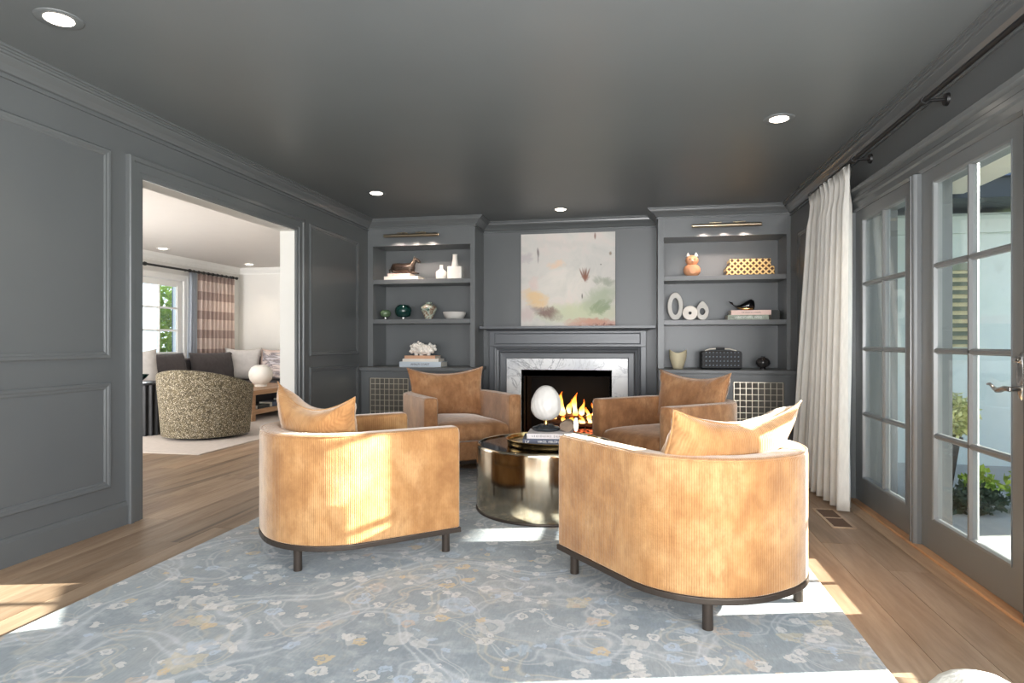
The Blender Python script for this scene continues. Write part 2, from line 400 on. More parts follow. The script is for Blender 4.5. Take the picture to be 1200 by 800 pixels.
# casing: stepped, runs up, across and down (a = y, b = z)
cprof = [(0, 0), (0, .014), (-.012, .018), (-.030, .018), (-.034, .024), (-.088, .024), (-.092, .036), (-.118, .036), (-.122, .028), (-.122, 0)]
cp = [(-o, h) for o, h in cprof]
MB().sweep([(OY0, 0), (OY0, OZ), (OY1, OZ), (OY1, 0)], cp, fXL).build('opening_casing', 'trim', wl, smooth=None)
def panel(y0, y1, z0, z1, par, f=fXL, mat='trim', w=.045):
    pr = [(0, -.001), (0, .008), (.008, .015), (.020, .013), (.028, .008), (w-.008, .008), (w, .003), (w, -.001)]
    MB().sweep([(y0, z0), (y1, z0), (y1, z1), (y0, z1)], pr, f, closed=True).build('panel_moulding', mat, par)
panel(1.75, 3.225, 1.018, 2.262, wl); panel(1.75, 3.225, .250, .880, wl)
panel(.15, 1.62, 1.018, 2.262, wl); panel(.15, 1.62, .250, .880, wl)
panel(5.575, 6.665, .985, 2.26, wl); panel(5.575, 6.665, .250, .875, wl)
def baseb(pts, name, f, mat='trim'):
    pr = [(0, -.002), (0, .016), (.120, .016), (.130, .010), (.140, .010), (.146, -.002)]
    return pr
def base_left(y0, y1, nm):
    m = MB(); m.loft([[(XL+h, y, z) for z, h in [(0, -.002), (0, .018), (.118, .018), (.128, .011), (.14, .010), (.146, -.002)]] for y in (y0, y1)])
    return struct(m.build(nm, 'trim'), None, None)
struct(base_left(YR, OY0-.123, 'baseboard_left'), 'grey baseboard under the left wall panels before the opening', 'baseboard')
struct(base_left(OY1+.123, 6.749, 'baseboard_left'), 'grey baseboard between the opening and the left bookcase', 'baseboard')

# crown moulding (o = out from wall, h = z)
def crown(path, name, label, mat='trim', par=None, k=1.0):
    pr = [(0, -.122), (.014, -.122), (.014, -.108), (.006, -.104), (.006, -.098), (.020, -.094), (.026, -.082), (.042, -.064), (.060, -.050), (.072, -.040), (.074, -.034), (.086, -.032), (.088, -.022), (.098, -.020), (.098, -.012), (.110, -.010), (.110, 0), (0, 0)]
    o = MB().sweep(path, [(a*k, b*k) for a, b in pr], lambda a, b, h: (a, b, H+h)).build(name, mat, par)
    if par is None: struct(o, label, 'crown moulding')
    return o
XC1, XC2 = -1.766, .259
crown([(XL, YF), (XL, YR)], 'trim_1', 'grey crown moulding along the left wall')
crown([(XR, YR), (XR, YF)], 'trim_2', 'grey crown moulding above the curtain rod on the right wall')
crown([(XC2, YB), (XC1, YB)], 'trim_3', 'grey crown moulding above the painting')
# back wall with the fireplace hole
HX0, HX1, HZ = -1.255, -.270, .725
wb = MB().box(XL, HX0, YB, YB+.1, 0, H).box(HX1, XR+.2, YB, YB+.1, 0, H).box(HX0, HX1, YB, YB+.1, HZ, H).build('wall_back', 'wall')
struct(wb, 'dark grey chimney wall behind the mantel and bookcases', 'wall')
# rear wall with window opening behind the added fill lamps
wr = MB().box(XL-.14, -2.8, YR-.12, YR, 0, H).box(1.0, XR+.2, YR-.12, YR, 0, H).box(-2.8, 1.0, YR-.12, YR, 0, .5).box(-2.8, 1.0, YR-.12, YR, 2.45, H).build('wall_rear', 'wall')
struct(wr, 'dark grey wall behind the camera with a wide window', 'wall')
# right wall: door openings  D1 (far) 3.87-4.84, D2 2.83-3.80, D3 1.78-2.70
ys = [(1.62, 2.66), (2.83, 3.80), (3.87, 4.84)]
wrt = MB().box(XR, XR+.22, 4.845, YB+.1, 0, H).box(XR, XR+.22, YR, -.9, 0, H).box(XR, XR+.22, -.9, 1.60, 2.05, H).box(XR, XR+.22, 1.30, 1.60, 0, 2.05)
wrt.box(XR, XR+.22, 1.60, 4.845, 2.045, H).box(XR, XR+.22, 2.665, 2.825, 0, 2.045)
wrt = struct(wrt.build('wall_right', 'wall'), 'dark grey wall with the glazed doors', 'wall')
fXR = lambda a, b, h: (XR-h, a, b)
panel(5.25, 6.62, .985, 2.20, wrt, fXR); panel(5.25, 6.62, .25, .875, wrt, fXR)
m = MB(); m.loft([[(XR-h, y, z) for z, h in [(0, -.002), (0, .018), (.118, .018), (.128, .011), (.14, .010), (.146, -.002)]] for y in (4.97, 6.749)])
struct(m.build('baseboard_right', 'trim'), 'grey baseboard behind the white curtain', 'baseboard')
# heavy head casing over the doors, side casing, mullion posts
hp = [(0, 0), (.055, 0), (.072, .012), (.072, .050), (.085, .058), (.085, .080), (.072, .092), (.072, .118), (.095, .130), (.100, .150), (.090, .156), (0, .156)]
m = MB(); m.loft([[(XR-o, y, 2.035+z) for o, z in hp] for y in (1.30, 4.975)])
struct(m.build('trim_4', 'trim', smooth=20), 'grey moulded head casing above the glazed doors', 'door casing')
def vcas(y0, y1, nm, lab, x=XR-.092):
    w = y1-y0
    pts = [(XR+.10, y0), (x+.018, y0), (x+.006, y0+.006), (x, y0+.012), (x, y0+w*.36), (x+.010, y0+w*.42), (x+.010, y0+w*.58), (x, y0+w*.64), (x, y1-.012), (x+.006, y1-.006), (x+.018, y1), (XR+.10, y1)]
    m = MB(); m.loft([[(a, b, z) for a, b in pts] for z in (.0, 2.036)])
    return struct(m.build(nm, 'trim'), lab, 'door casing')
vcas(3.802, 3.868, 'trim_5', 'grey fluted post between the two nearest visible glazed doors')
vcas(4.842, 4.97, 'trim_6', 'grey side casing of the far glazed door beside the curtain')
vcas(2.662, 2.828, 'trim_7', 'grey post at the lock side of the near glazed door')
# sill boards
m = MB().box(XR-.10, XR+.23, 1.61, 4.84, -.02, .012)
s1 = struct(m.build('trim_8', 'oak', bevel=.004), 'oak threshold board under the glazed doors', 'threshold')

def glazed_door(nm, x, y0, y1, z0, z1, lab, mat, stile=.13, top=.071, bot=.164, mun=.030, glass='glass', rows=4, gx=None, hinge=0):
    """a door in the plane X = x, 2 x rows panes"""
    d = sobj(nm, (x, (y0+y1)/2, z0), lab, 'door')
    t = .022
    m = MB().box(x-t, x+t, y0, y0+stile, z0, z1).box(x-t, x+t, y1-stile, y1, z0, z1)
    m.box(x-t, x+t, y0+stile, y1-stile, z0, z0+bot).box(x-t, x+t, y0+stile, y1-stile, z1-top, z1)
    m.build('door_frame', mat, d)
    a, b, c, e = y0+stile, y1-stile, z0+bot, z1-top
    # glazing bead around the opening
    MB().sweep([(a, c), (b, c), (b, e), (a, e)], [(0, -t-.001), (0, -t-.005), (.010, -t-.001), (.014, -.006), (.014, .006), (0, .008)], lambda p, q, h: (x+h, p, q), closed=True).build('glazing_bead', mat, d)
    ym = (a+b)/2; m = mun/2
    prof = [(-m, -.006), (-m, -.010), (-m*.45, -t), (m*.45, -t), (m, -.010), (m, -.006), (m, .006), (m, .010), (m*.45, t), (-m*.45, t), (-m, .010), (-m, .006)]
    mb = MB(); mb.loft([[(x+h, ym+o, z) for o, h in prof] for z in (c, e)]); mb.build('muntin', mat, d)
    for r in range(1, rows):
        z = c+(e-c)*r/rows
        mb = MB(); mb.loft([[(x+h, y, z+o) for o, h in prof] for y in (a, b)]); mb.build('muntin', mat, d)
    for r in range(rows):
        for (p, q) in ((a, ym), (ym, b)):
            zz0 = c+(e-c)*r/rows; zz1 = c+(e-c)*(r+1)/rows
            B(x-.003, x+.003, p+.004, q-.004, zz0+.004, zz1-.004).build('pane', glass, d)
    return d
DX = XR-.03
d1 = glazed_door('door_1', DX, 3.872, 4.838, .014, 2.034, 'grey glazed door with eight panes beside the white curtain', 'door')
d2 = glazed_door('door_2', DX, 2.832, 3.798, .014, 2.034, 'grey glazed door with eight panes and a curved lever handle', 'door')
d3 = glazed_door('door_3', DX, 1.70, 2.656, .014, 2.034, 'grey glazed door nearest the camera', 'door')
# lever handle on door_2
hx = DX-.022
pl = MB(); ring = [(math.sin(2*PI*i/20)*.024, math.cos(2*PI*i/20)*.10) for i in range(20)]
pl.loft([[(hx-t, 2.892+a*s, .975+b*s) for a, b in ring] for t, s in ((0, 1), (.006, 1), (.011, .9))])
hp_ = pl.build('handle_plate', 'nickel', d2, smooth=40)
lv = MB().tube([(hx-.008, 2.892, .925), (hx-.050, 2.892, .925)], [.013, .010], 12)
lv.tube([(hx-.050, 2.885, .925), (hx-.052, 2.92, .926), (hx-.052, 2.95, .918), (hx-.052, 2.975, .914), (hx-.052, 3.00, .925), (hx-.052, 3.025, .938), (hx-.052, 3.045, .936)], [.011, .011, .012, .010, .008, .006, .005], 12)
lv.build('lever', 'nickel', hp_, smooth=60)
tl = MB().sphere((hx-.02, 2.892, 1.045), .014, 12, 8, 1, 1, 1).box(hx-.034, hx-.026, 2.878, 2.906, 1.038, 1.052); tl.build('thumb_turn', 'nickel', hp_, smooth=50)

# ---------------------------------------------------------------- ceiling downlights
def downlight(x, y, e, label, z=H, w='dl', warm=(1, .86, .68)):
    t = thing('recessed_downlight', label, 'ceiling light', (x, y, z), group='recessed downlights')
    MB().lathe([(.058, .0), (.060, -.004), (.088, -.006), (.094, -.003), (.095, 0.0005)], (x, y, z), 32).build('trim_ring', 'ceil' if w == 'dl' else 'whitetrim', t, smooth=40)
    MB().lathe([(.0, -.0095), (.05, -.0095), (.057, -.006), (.057, .001)], (x, y, z), 28).build('lamp_lens', 'lens', t, smooth=50)
    d = bpy.data.lights.new('downlight_beam', 'SPOT'); d.energy = e; d.spot_size = math.radians(110); d.spot_blend = .8; d.color = warm; d.shadow_soft_size = .05
    o = bpy.data.objects.new('downlight_beam', d); COL.objects.link(o); o.parent = t; o.location = (0, 0, -.03)
M['lens'] = emis('warm_lamp_lens', (1, .88, .74, 1), 7)
downlight(-2.496, 2.352, 14, 'recessed downlight in the dark ceiling nearest the left wall panels')
downlight(.915, 4.273, 14, 'recessed downlight in the dark ceiling above the right-hand chairs')
downlight(-2.415, 5.661, 10, 'recessed downlight in the dark ceiling before the left bookcase')
downlight(-.767, 6.723, 10, 'recessed downlight in the dark ceiling above the mantel')
downlight(-7.02, 8.376, 14, 'recessed downlight in the far room above the window', H, 'w')
downlight(-6.876, 10.35, 14, 'recessed downlight in the far room above the sofa corner', H, 'w')

# ---------------------------------------------------------------- fireplace
def fireplace():
    t = thing('fireplace', 'grey painted mantel around a white marble slab and black firebox', 'fireplace', (-.76, 7.26, 0))
    P = lambda nm, m, mat, par=t, **k: m.build(nm, mat, par, **k)
    m = MB(); pr = [(0, 1.252), (-.060, 1.252), (-.070, 1.262), (-.085, 1.268), (-.115, 1.276), (-.115, 1.303), (0, 1.303)]
    yb = 7.20
    sec = lambda: None
    # mantel shelf with returns
    MB().sweep([(.140, YB-.002), (.140, yb), (-1.66, yb), (-1.66, YB-.002)], [(0, 1.245), (.030, 1.250), (.045, 1.262), (.085, 1.268), (.100, 1.278), (.100, 1.304), (-.06, 1.304), (-.06, 1.245)], lambda a, b, h: (a, b, h)).build('mantel_moulding', 'cabin', t, smooth=25)
    B(-1.70, .18, 7.14, YB-.002, 1.280, 1.3035).build('mantel_shelf', 'cabin', t, bevel=.003)
    # frieze and pilasters
    B(-1.66, .140, yb, YB-.002, 1.070, 1.250).build('frieze', 'cabin', t, bevel=.003)
    f = lambda a, b, h: (a, yb-h, b)
    MB().sweep([(-1.60, 1.095), (.08, 1.095), (.08, 1.225), (-1.60, 1.225)], [(0, -.001), (0, .006), (.006, .009), (.012, .006), (.012, -.001)], f, closed=True).build('panel_moulding', 'cabin', t)
    for a, b in ((-1.66, -1.60), (.08, .14)): B(a, b, yb, YB-.002, .015, 1.0695).build('pilaster', 'cabin', t, bevel=.003)
    # stepped inner architrave
    MB().sweep([(.078, .012), (.078, 1.069), (-1.598, 1.069), (-1.598, .012)], [(0, .024), (0, .040), (.012, .046), (.028, .040), (.034, .018), (.048, .014), (.060, .018), (.068, -.006), (.078, -.010), (.130, -.012), (.138, -.02), (.138, -.04), (0, -.04)], lambda a, b, h: (a, yb-h, b)).build('architrave', 'cabin', t)
    # marble
    y0, y1 = 7.232, YB-.001
    B(-1.462, -.062, y0, y1, .727, .952).build('marble_slab', 'marble', t, bevel=.002)
    B(-1.462, HX0-.002, y0, y1, .012, .7255).build('marble_slab', 'marble', t, bevel=.002)
    B(HX1+.002, -.062, y0, y1, .012, .7255).build('marble_slab', 'marble', t, bevel=.002)
    B(-1.60, .08, 6.86, y0-.002, .0015, .022).build('hearth_slab', 'marble', t, bevel=.003)
    # firebox
    fb = MB().box(HX0-.02, HX1+.02, 7.80, 7.84, 0, .80).box(HX0-.03, HX0, 7.232, 7.81, 0, .80).box(HX1, HX1+.03, 7.232, 7.81, 0, .80).box(HX0, HX1, 7.232, 7.81, .725, .80).box(HX0, HX1, 7.232, 7.81, -.01, .02)
    fb.build('firebox', 'firebox', t)
    # grate
    g = MB()
    for i in range(7): x = -1.02+i*.09; g.box(x, x+.014, 7.40, 7.66, .10, .114)
    for x in (-1.02, -.47): g.box(x, x+.014, 7.40, 7.42, .02, .10).box(x, x+.014, 7.64, 7.66, .02, .10)
    g.build('grate', 'black', t)
    B(-1.15, -.37, 7.34, 7.70, .021, .06).build('ember_bed', 'ember', t)
M['cabin'] = simple('grey_mantel_paint', rgb(92, 95, 99), .32, var=.02)
s = N('glowing_embers'); nn = s.noise(s.tc(), 30, 4, .7); s.base(rgb(30, 24, 22))
s.l(s.ramp(nn.outputs['Fac'], [(.48, (0, 0, 0, 1)), (.6, (1, .16, .05, 1)), (.75, (1, .5, .2, 1))]), s.b.inputs['Emission Color']); s.set(Emission_Strength=1.2, Roughness=.9); M['ember'] = s.m
fireplace()
# logs
s = N('charred_log'); nn = s.noise(s.tc('Object', (1, 6, 6)), 6, 5, .7); s.base(s.ramp(nn.outputs['Fac'], [(.3, rgb(28, 22, 20)), (.6, rgb(92, 66, 52)), (.8, rgb(150, 120, 104))]))
s.l(s.ramp(nn.outputs['Fac'], [(.60, (0, 0, 0, 1)), (.72, (1, .22, .06, 1))]), s.b.inputs['Emission Color']); s.set(Emission_Strength=.7, Roughness=.95); s.bump(nn.outputs['Fac'], .6, .01); M['log'] = s.m
lg = [((-1.02, 7.46, .155), (-.46, 7.50, .155), .040, 'front charred log lying on the fire grate'), ((-.98, 7.60, .16), (-.42, 7.57, .16), .044, 'rear charred log lying on the fire grate'),
      ((-.90, 7.50, .235), (-.40, 7.56, .225), .036, 'charred log laid across on top of the others'), ((-.62, 7.44, .20), (-.34, 7.60, .27), .028, 'thin charred branch leaning at the right of the fire')]
for a, b, r, lab in lg:
    a, b = Vector(a), Vector(b); n = 9; rnd = random.Random(r)
    pts = [a.lerp(b, i/n)+Vector((0, rnd.uniform(-.005, .005), rnd.uniform(-.004, .004))) for i in range(n+1)]
    tag(MB().tube(pts, [r*rnd.uniform(.88, 1.1) for _ in pts], 10).build('fire_log', 'log', smooth=60), lab, 'log', 'logs on the grate')
# flames
s = N('flame'); g = s.n('TexCoord'); sp = s.n('SeparateXYZ'); s.l(g.outputs['Generated'], sp.inputs[0]); nn = s.noise(g.outputs['Object'], 14, 3)
zz = s.math('ADD', sp.outputs[2], s.math('MULTIPLY', s.math('SUBTRACT', nn.outputs['Fac'], .5), .5))
em = s.n('Emission', Strength=2.0); s.l(s.ramp(zz, [(0, (1, .34, .06, 1)), (.25, (1, .78, .35, 1)), (.55, (1, .50, .08, 1)), (.9, (.8, .12, .01, 1))]), em.inputs[0])
tr = s.n('BsdfTransparent'); lw = s.n('LayerWeight', Blend=.35); mx = s.n('MixShader')
s.l(s.ramp(lw.outputs['Facing'], [(.35, .9), (.8, .0)]), mx.inputs[0]); s.l(tr.outputs[0], mx.inputs[1]); s.l(em.outputs[0], mx.inputs[2]); s.l(mx.outputs[0], s.o.inputs[0]); M['flame'] = s.m
fire = thing('fire', 'bright orange log fire burning in the black firebox', 'fire', (-.68, 7.52, .17))
rnd = random.Random(3)
for x, y, z, h, r in [(-.84, 7.50, .25, .28, .040), (-.75, 7.52, .24, .20, .032), (-.68, 7.50, .25, .27, .036), (-.60, 7.52, .20, .24, .034), (-.92, 7.50, .2, .2, .03), (-.53, 7.50, .20, .15, .030), (-.46, 7.52, .22, .18, .026), (-.40, 7.52, .23, .20, .030), (-.80, 7.43, .15, .10, .034), (-.70, 7.43, .15, .09, .04), (-.60, 7.43, .16, .10, .034), (-.50, 7.44, .17, .12, .03), (-1.0, 7.5, .2, .12, .03)]:
    pts = []; rs = []
    ph = rnd.random()*6
    for i in range(12):
        q = i/11; pts.append((x+.028*math.sin(ph+q*5)*q, y+.01*math.sin(ph*2+q*4), z+h*q)); rs.append(max(.0015, r*(1-q)**.75*(.55+1.1*math.sin(min(1, q*2.2+.25)*PI*.5))*(.8+.25*math.sin(q*9+ph))))
    MB().tube(pts, rs, 10).build('flame', 'flame', fire, smooth=180)
fl_d = bpy.data.lights.new('firelight', 'POINT'); fl_d.energy = 1.5; fl_d.color = (1, .45, .15); fl_d.shadow_soft_size = .12
flo = bpy.data.objects.new('firelight', fl_d); COL.objects.link(flo); flo.parent = fire; flo.location = (0, -.16, .25)

# ---------------------------------------------------------------- painting
pa = thing('painting', 'pale abstract canvas with floating brown blooms leaning above the mantel', 'painting', (-.75, 7.25, 1.3055))
cv = MB().box(-1.298, -.204, 7.285, 7.32, 1.3055, 2.385).build('canvas', 'canvas', pa, bevel=.002)
B(-1.2985, -.2035, 7.2835, 7.2849, 1.3055, 2.3855).build('painted_face', 'art', pa)

# ---------------------------------------------------------------- bookcases
def grille(x0, x1, z0, z1, y, par, bars=9):
    g = MB(); st = (x1-x0)/(bars-1+.001)
    for i in range(bars): x = x0+i*st; g.box(x-.0035, x+.0035, y-.004, y+.002, z0, z1)
    n = int((z1-z0)/.062)
    for i in range(n+1): z = z1-i*.062; g.box(x0, x1, y-.001, y+.004, z-.0032, z+.0032)
    g.build('grille', 'pbrass', par)
def bookcase(x0, x1, lab, side):
    t = thing('bookcase', lab, 'bookcase', ((x0+x1)/2, YF, 0))
    yb = YB-.002
    ox0, ox1 = (x0+.065, x1-.057) if side < 0 else (x0+.062, x1-.041)
    P = lambda nm, m, mat='cab', **k: m.build(nm, mat, t, **k)
    P('side_panel', B(x0, ox0-.0, YF, yb, .837, H-.001)); P('side_panel', B(ox1, x1-.001, YF, yb, .837, H-.001))
    P('head_panel', B(ox0+.0005, ox1-.0005, YF, yb, 2.24, H-.001))
    P('back_panel', B(ox0+.0005, ox1-.0005, yb-.02, yb, .837, 2.2395))
    za, zb = (1.850, 1.388) if side < 0 else (1.828, 1.356)
    for z in (za, zb): P('shelf', B(ox0+.001, ox1-.001, YF+.004, yb-.0205, z-.052, z), bevel=.002)
    P('countertop', B(x0-.0, x1-.001 if side > 0 else x1+.03, 6.69, yb, .797, .835), bevel=.004)
    P('plinth', B(x0, x1-.001, 6.80, yb, .0, .10)); 
    P('base_cabinet', B(x0, x1-.001, 6.75, yb, .1005, .796))
    # doors with brass lattice
    mid = (x0+x1)/2
    for a, b in ((x0+.045, mid-.006), (mid+.006, x1-.045)):
        d = MB()
        fr = .062
        d.box(a, a+fr, 6.728, 6.7495, .13, .775).box(b-fr, b, 6.728, 6.7495, .13, .775).box(a+fr, b-fr, 6.728, 6.7495, .13, .13+fr).box(a+fr, b-fr, 6.728, 6.7495, .775-fr, .775)
        dr = d.build('door', 'cab', t)
        B(a+fr, b-fr, 6.744, 6.7494, .13+fr, .775-fr).build('grille_backing', 'gridback', dr)
        grille(a+fr+.012, b-fr-.012, .13+fr+.004, .775-fr-.004, 6.738, dr)
    # crown of this unit
    pth = [(x1+.0, YB-.004), (x1, YF), (x0, YF)] if side < 0 else [(x1, YF), (x0, YF), (x0, YB-.004)]
    pr = [(0, -.122), (.014, -.122), (.014, -.108), (.006, -.104), (.006, -.098), (.020, -.094), (.026, -.082), (.042, -.064), (.060, -.050), (.072, -.040), (.074, -.034), (.086, -.032), (.088, -.022), (.098, -.020), (.098, -.012), (.110, -.010), (.110, 0), (-.02, 0), (-.02, -.122)]
    MB().sweep(pth, [(a, b*.85) for a, b in pr], lambda a, b, h: (a, b, H-.0012+h)).build('crown', 'cab', t)
    return t
M['gridback'] = simple('grille_backing', rgb(96, 92, 84), .6, var=.25, vscale=3)
bookcase(XL+.001, XC1, 'grey built-in bookcase left of the fireplace with brass-grilled doors', -1)
bookcase(XC2, XR-.001, 'grey built-in bookcase right of the fireplace beside the curtain', 1)
def picture_light(x0, x1, z, lab):
    y = YF-.13; xm = (x0+x1)/2
    t = thing('picture_light', lab, 'picture light', (xm, YF-.001, z+.02), group='brass picture lights')
    r = .019; rings = []
    for xx, k in ((x0, .8), (x0+.004, 1), (x1-.004, 1), (x1, .8)):
        rings.append([(xx, y+r*k*math.cos(a), z+r*k*math.sin(a)) for a in [PI*(-.36+1.72*j/14) for j in range(15)]]+[(xx, y+(r-.004)*k*math.cos(a), z+(r-.004)*k*math.sin(a)) for a in [PI*(1.36-1.72*j/14) for j in range(15)]])
    MB().loft(rings).build('lamp_shade', 'brassdark', t, smooth=40)
    B(x0+.01, x1-.01, y-.008, y+.008, z-.004, z+.002).build('lamp_tube', 'picemit', t)
    for k in (.34, .68):
        xa = x0+(x1-x0)*k
        MB().tube([(xa, YF-.002, z+.035), (xa, YF-.05, z+.05), (xa-.01, y+.01, z+.035), (xa-.012, y, z+.018)], .006, 8).build('arm', 'brassdark', t, smooth=60)
        MB().tube([(xa-.06, y, z+.03), (xa+.06, y, z+.03)], .006, 8).build('bracket', 'brassdark', t, smooth=60)
        MB().tube([(xa, YF-.0005, z+.035), (xa, YF-.012, z+.035)], [.024, .020], 16).build('rosette', 'brassdark', t, smooth=40)
    for k in (.2, .5, .8):
        d = bpy.data.lights.new('picture_light_beam', 'SPOT'); d.energy = 9; d.spot_size = math.radians(99); d.spot_blend = 1; d.color = (1, .82, .72); d.shadow_soft_size = .012
        o = bpy.data.objects.new('picture_light_beam', d); COL.objects.link(o); o.parent = t; o.location = (x0+(x1-x0)*k-xm, -.15, -.055); o.rotation_euler = (math.radians(34), 0, 0)
M['picemit'] = emis('warm_tube', (1, .86, .70, 1), 3)
M['brassdark'] = simple('antique_brass', (.45, .38, .27, 1), .3, 1)
picture_light(-2.81, -2.16, 2.335, 'antique brass picture light over the left bookcase')
picture_light(.60, 1.29, 2.330, 'antique brass picture light over the right bookcase')

# ---------------------------------------------------------------- curtain and rod
rod = thing('curtain_rod', 'black curtain rod on brackets above the glazed doors', 'curtain rod', (XR, 3.6, 2.375))
MB().tube([(1.49, 1.2, 2.375), (1.49, 5.74, 2.375)], .013, 12).build('pole', 'black', rod, smooth=60)
MB().tube([(1.49, 5.74, 2.375), (1.49, 5.78, 2.375)], .02, 12).build('finial', 'black', rod, smooth=60)
for y in (1.5, 3.63, 4.70):
    b = MB().tube([(XR-.0, y, 2.375), (XR-.014, y, 2.375)], [.034, .030], 18).tube([(XR-.01, y, 2.375), (1.492, y, 2.375)], .008, 8).tube([(1.49, y-.013, 2.375), (1.49, y+.013, 2.375)], .021, 14)
    b.build('bracket', 'black', rod, smooth=50)
def drape(name, mat, top, bot, zt, zb, folds, amp0, amp1, label, cat, nz=26, per=14, seed=1, nx=None, label_group=None):
    """top/bot: ((x,y),(x,y)) end points; folds as sine ripples normal to the run; real 3 mm thickness"""
    rnd = random.Random(seed); n = folds*per; m = MB(); ph = [rnd.uniform(.75, 1.25) for _ in range(folds+1)]
    rows = []
    for k in range(nz+1):
        q = k/nz; z = zt+(zb-zt)*q
        a = Vector(top[0]).lerp(Vector(bot[0]), q**1.15); b = Vector(top[1]).lerp(Vector(bot[1]), q**1.15); d = (b-a); nn = Vector((-d.y, d.x)).normalized()
        amp = amp0+(amp1-amp0)*q
        pinch = math.exp(-((q-.055)/.03)**2)
        row = []
        for i in range(n+1):
            u = i/n; f = u*folds; w = ph[int(f) % folds]*(1-(f % 1))+ph[(int(f)+1) % folds]*(f % 1)
            s_ = math.sin(2*PI*f+.4*math.sin(3*q+f))
            o = amp*w*(s_+.25*math.sin(4*PI*f+2*q+w*3))*(1-.55*pinch)
            p = a+d*(u+.0*q)+nn*o
            row.append((p.x, p.y, z+(.012*math.cos(2*PI*f*2) if k == 0 else 0)))
        rows.append(row)
    back = [[(x+.003, y, z) for x, y, z in r] for r in rows]
    W_ = n+1; b0 = 0; V = [p for r in rows for p in r]+[p for r in back for p in r]; F = []; o2 = W_*(nz+1)
    for k in range(nz):
        for i in range(n):
            F.append((k*W_+i, k*W_+i+1, (k+1)*W_+i+1, (k+1)*W_+i)); F.append((o2+k*W_+i, o2+(k+1)*W_+i, o2+(k+1)*W_+i+1, o2+k*W_+i+1))
        F.append((k*W_, (k+1)*W_, o2+(k+1)*W_, o2+k*W_)); F.append((k*W_+n, o2+k*W_+n, o2+(k+1)*W_+n, (k+1)*W_+n))
    for i in range(n): F.append((i, o2+i, o2+i+1, i+1)); F.append((nz*W_+i, nz*W_+i+1, o2+nz*W_+i+1, o2+nz*W_+i))
    m.add(V, F); o = m.build(name, mat, smooth=180)
    return tag(o, label, cat, label_group)
drape('curtain', 'curtain', ((1.475, 4.74), (1.475, 5.72)), ((1.375, 4.44), (1.33, 5.62)), 2.345, .012, 9, .030, .048, 'full-length white pleated linen curtain beside the glazed doors', 'curtain', seed=5)
# floor vent
vt = thing('floor_vent', 'slotted oak floor vent by the curtain hem', 'floor vent', (1.245, 4.30, 0))
vx0, vx1, vy0, vy1 = 1.175, 1.315, 4.08, 4.53
MB().box(vx0, vx0+.018, vy0, vy1, 0.0002, .004).box(vx1-.018, vx1, vy0, vy1, 0.0002, .004).box(vx0+.018, vx1-.018, vy0, vy0+.02, .0002, .004).box(vx0+.018, vx1-.018, vy1-.02, vy1, .0002, .004).box(vx0+.018, vx1-.018, 4.298, 4.312, .0002, .004).build('vent_frame', 'plank', vt)
B(vx0+.018, vx1-.018, vy0+.02, vy1-.02, .0002, .0012).build('vent_backing', 'dark', vt)
i = 0; y = vy0+.028
while y < vy1-.03:
    if not (4.285 < y < 4.315): B(vx0+.018, vx1-.018, y, y+.007, .0013, .0038).build('slat', 'gap', vt)
    y += .0175
# ---------------------------------------------------------------- rug
rg = thing('area_rug', 'large grey-blue rug with faded cream and gold vine pattern', 'rug', (-.755, 3.1, 0))
B(-2.33, .845, .70, 5.35, .0015, .012).build('pile', 'rug', rg, bevel=.004)

# ---------------------------------------------------------------- tub chairs
def u_path(Wd, D, R, inset=0.0, n=14):
    """open U from front right, round the back, to front left; local frame, front = +y"""
    w = Wd/2-inset; r = R-inset; yb = -D/2+inset; yf = D/2; pts = []
    for i in range(9): pts.append((w, yf+(yb+r-yf)*i/9))
    for i in range(n+1): a = -PI/2*i/n; pts.append((w-r+r*math.cos(a), yb+r+r*math.sin(a)))
    mid = [(w-r-(2*w-2*r)*i/4, yb) for i in range(1, 4)]
    left = [(-x, y) for x, y in reversed(pts)]
    out = pts+mid+left; res = []
    for p in out:
        if not res or (abs(p[0]-res[-1][0])+abs(p[1]-res[-1][1])) > 1e-5: res.append(p)
    return res
def rrect(o0, o1, z0, z1, rt, rb=.012, n=5):
    pts = []
    for cx, cz, a0, r in ((o1-rt, z1-rt, 0, rt), (o0+rt, z1-rt, 90, rt), (o0+rb, z0+rb, 180, rb), (o1-rb, z0+rb, 270, rb)):
        for i in range(n+1): a = math.radians(a0+90*i/n); pts.append((cx+r*math.cos(a), cz+r*math.sin(a)))
    return pts
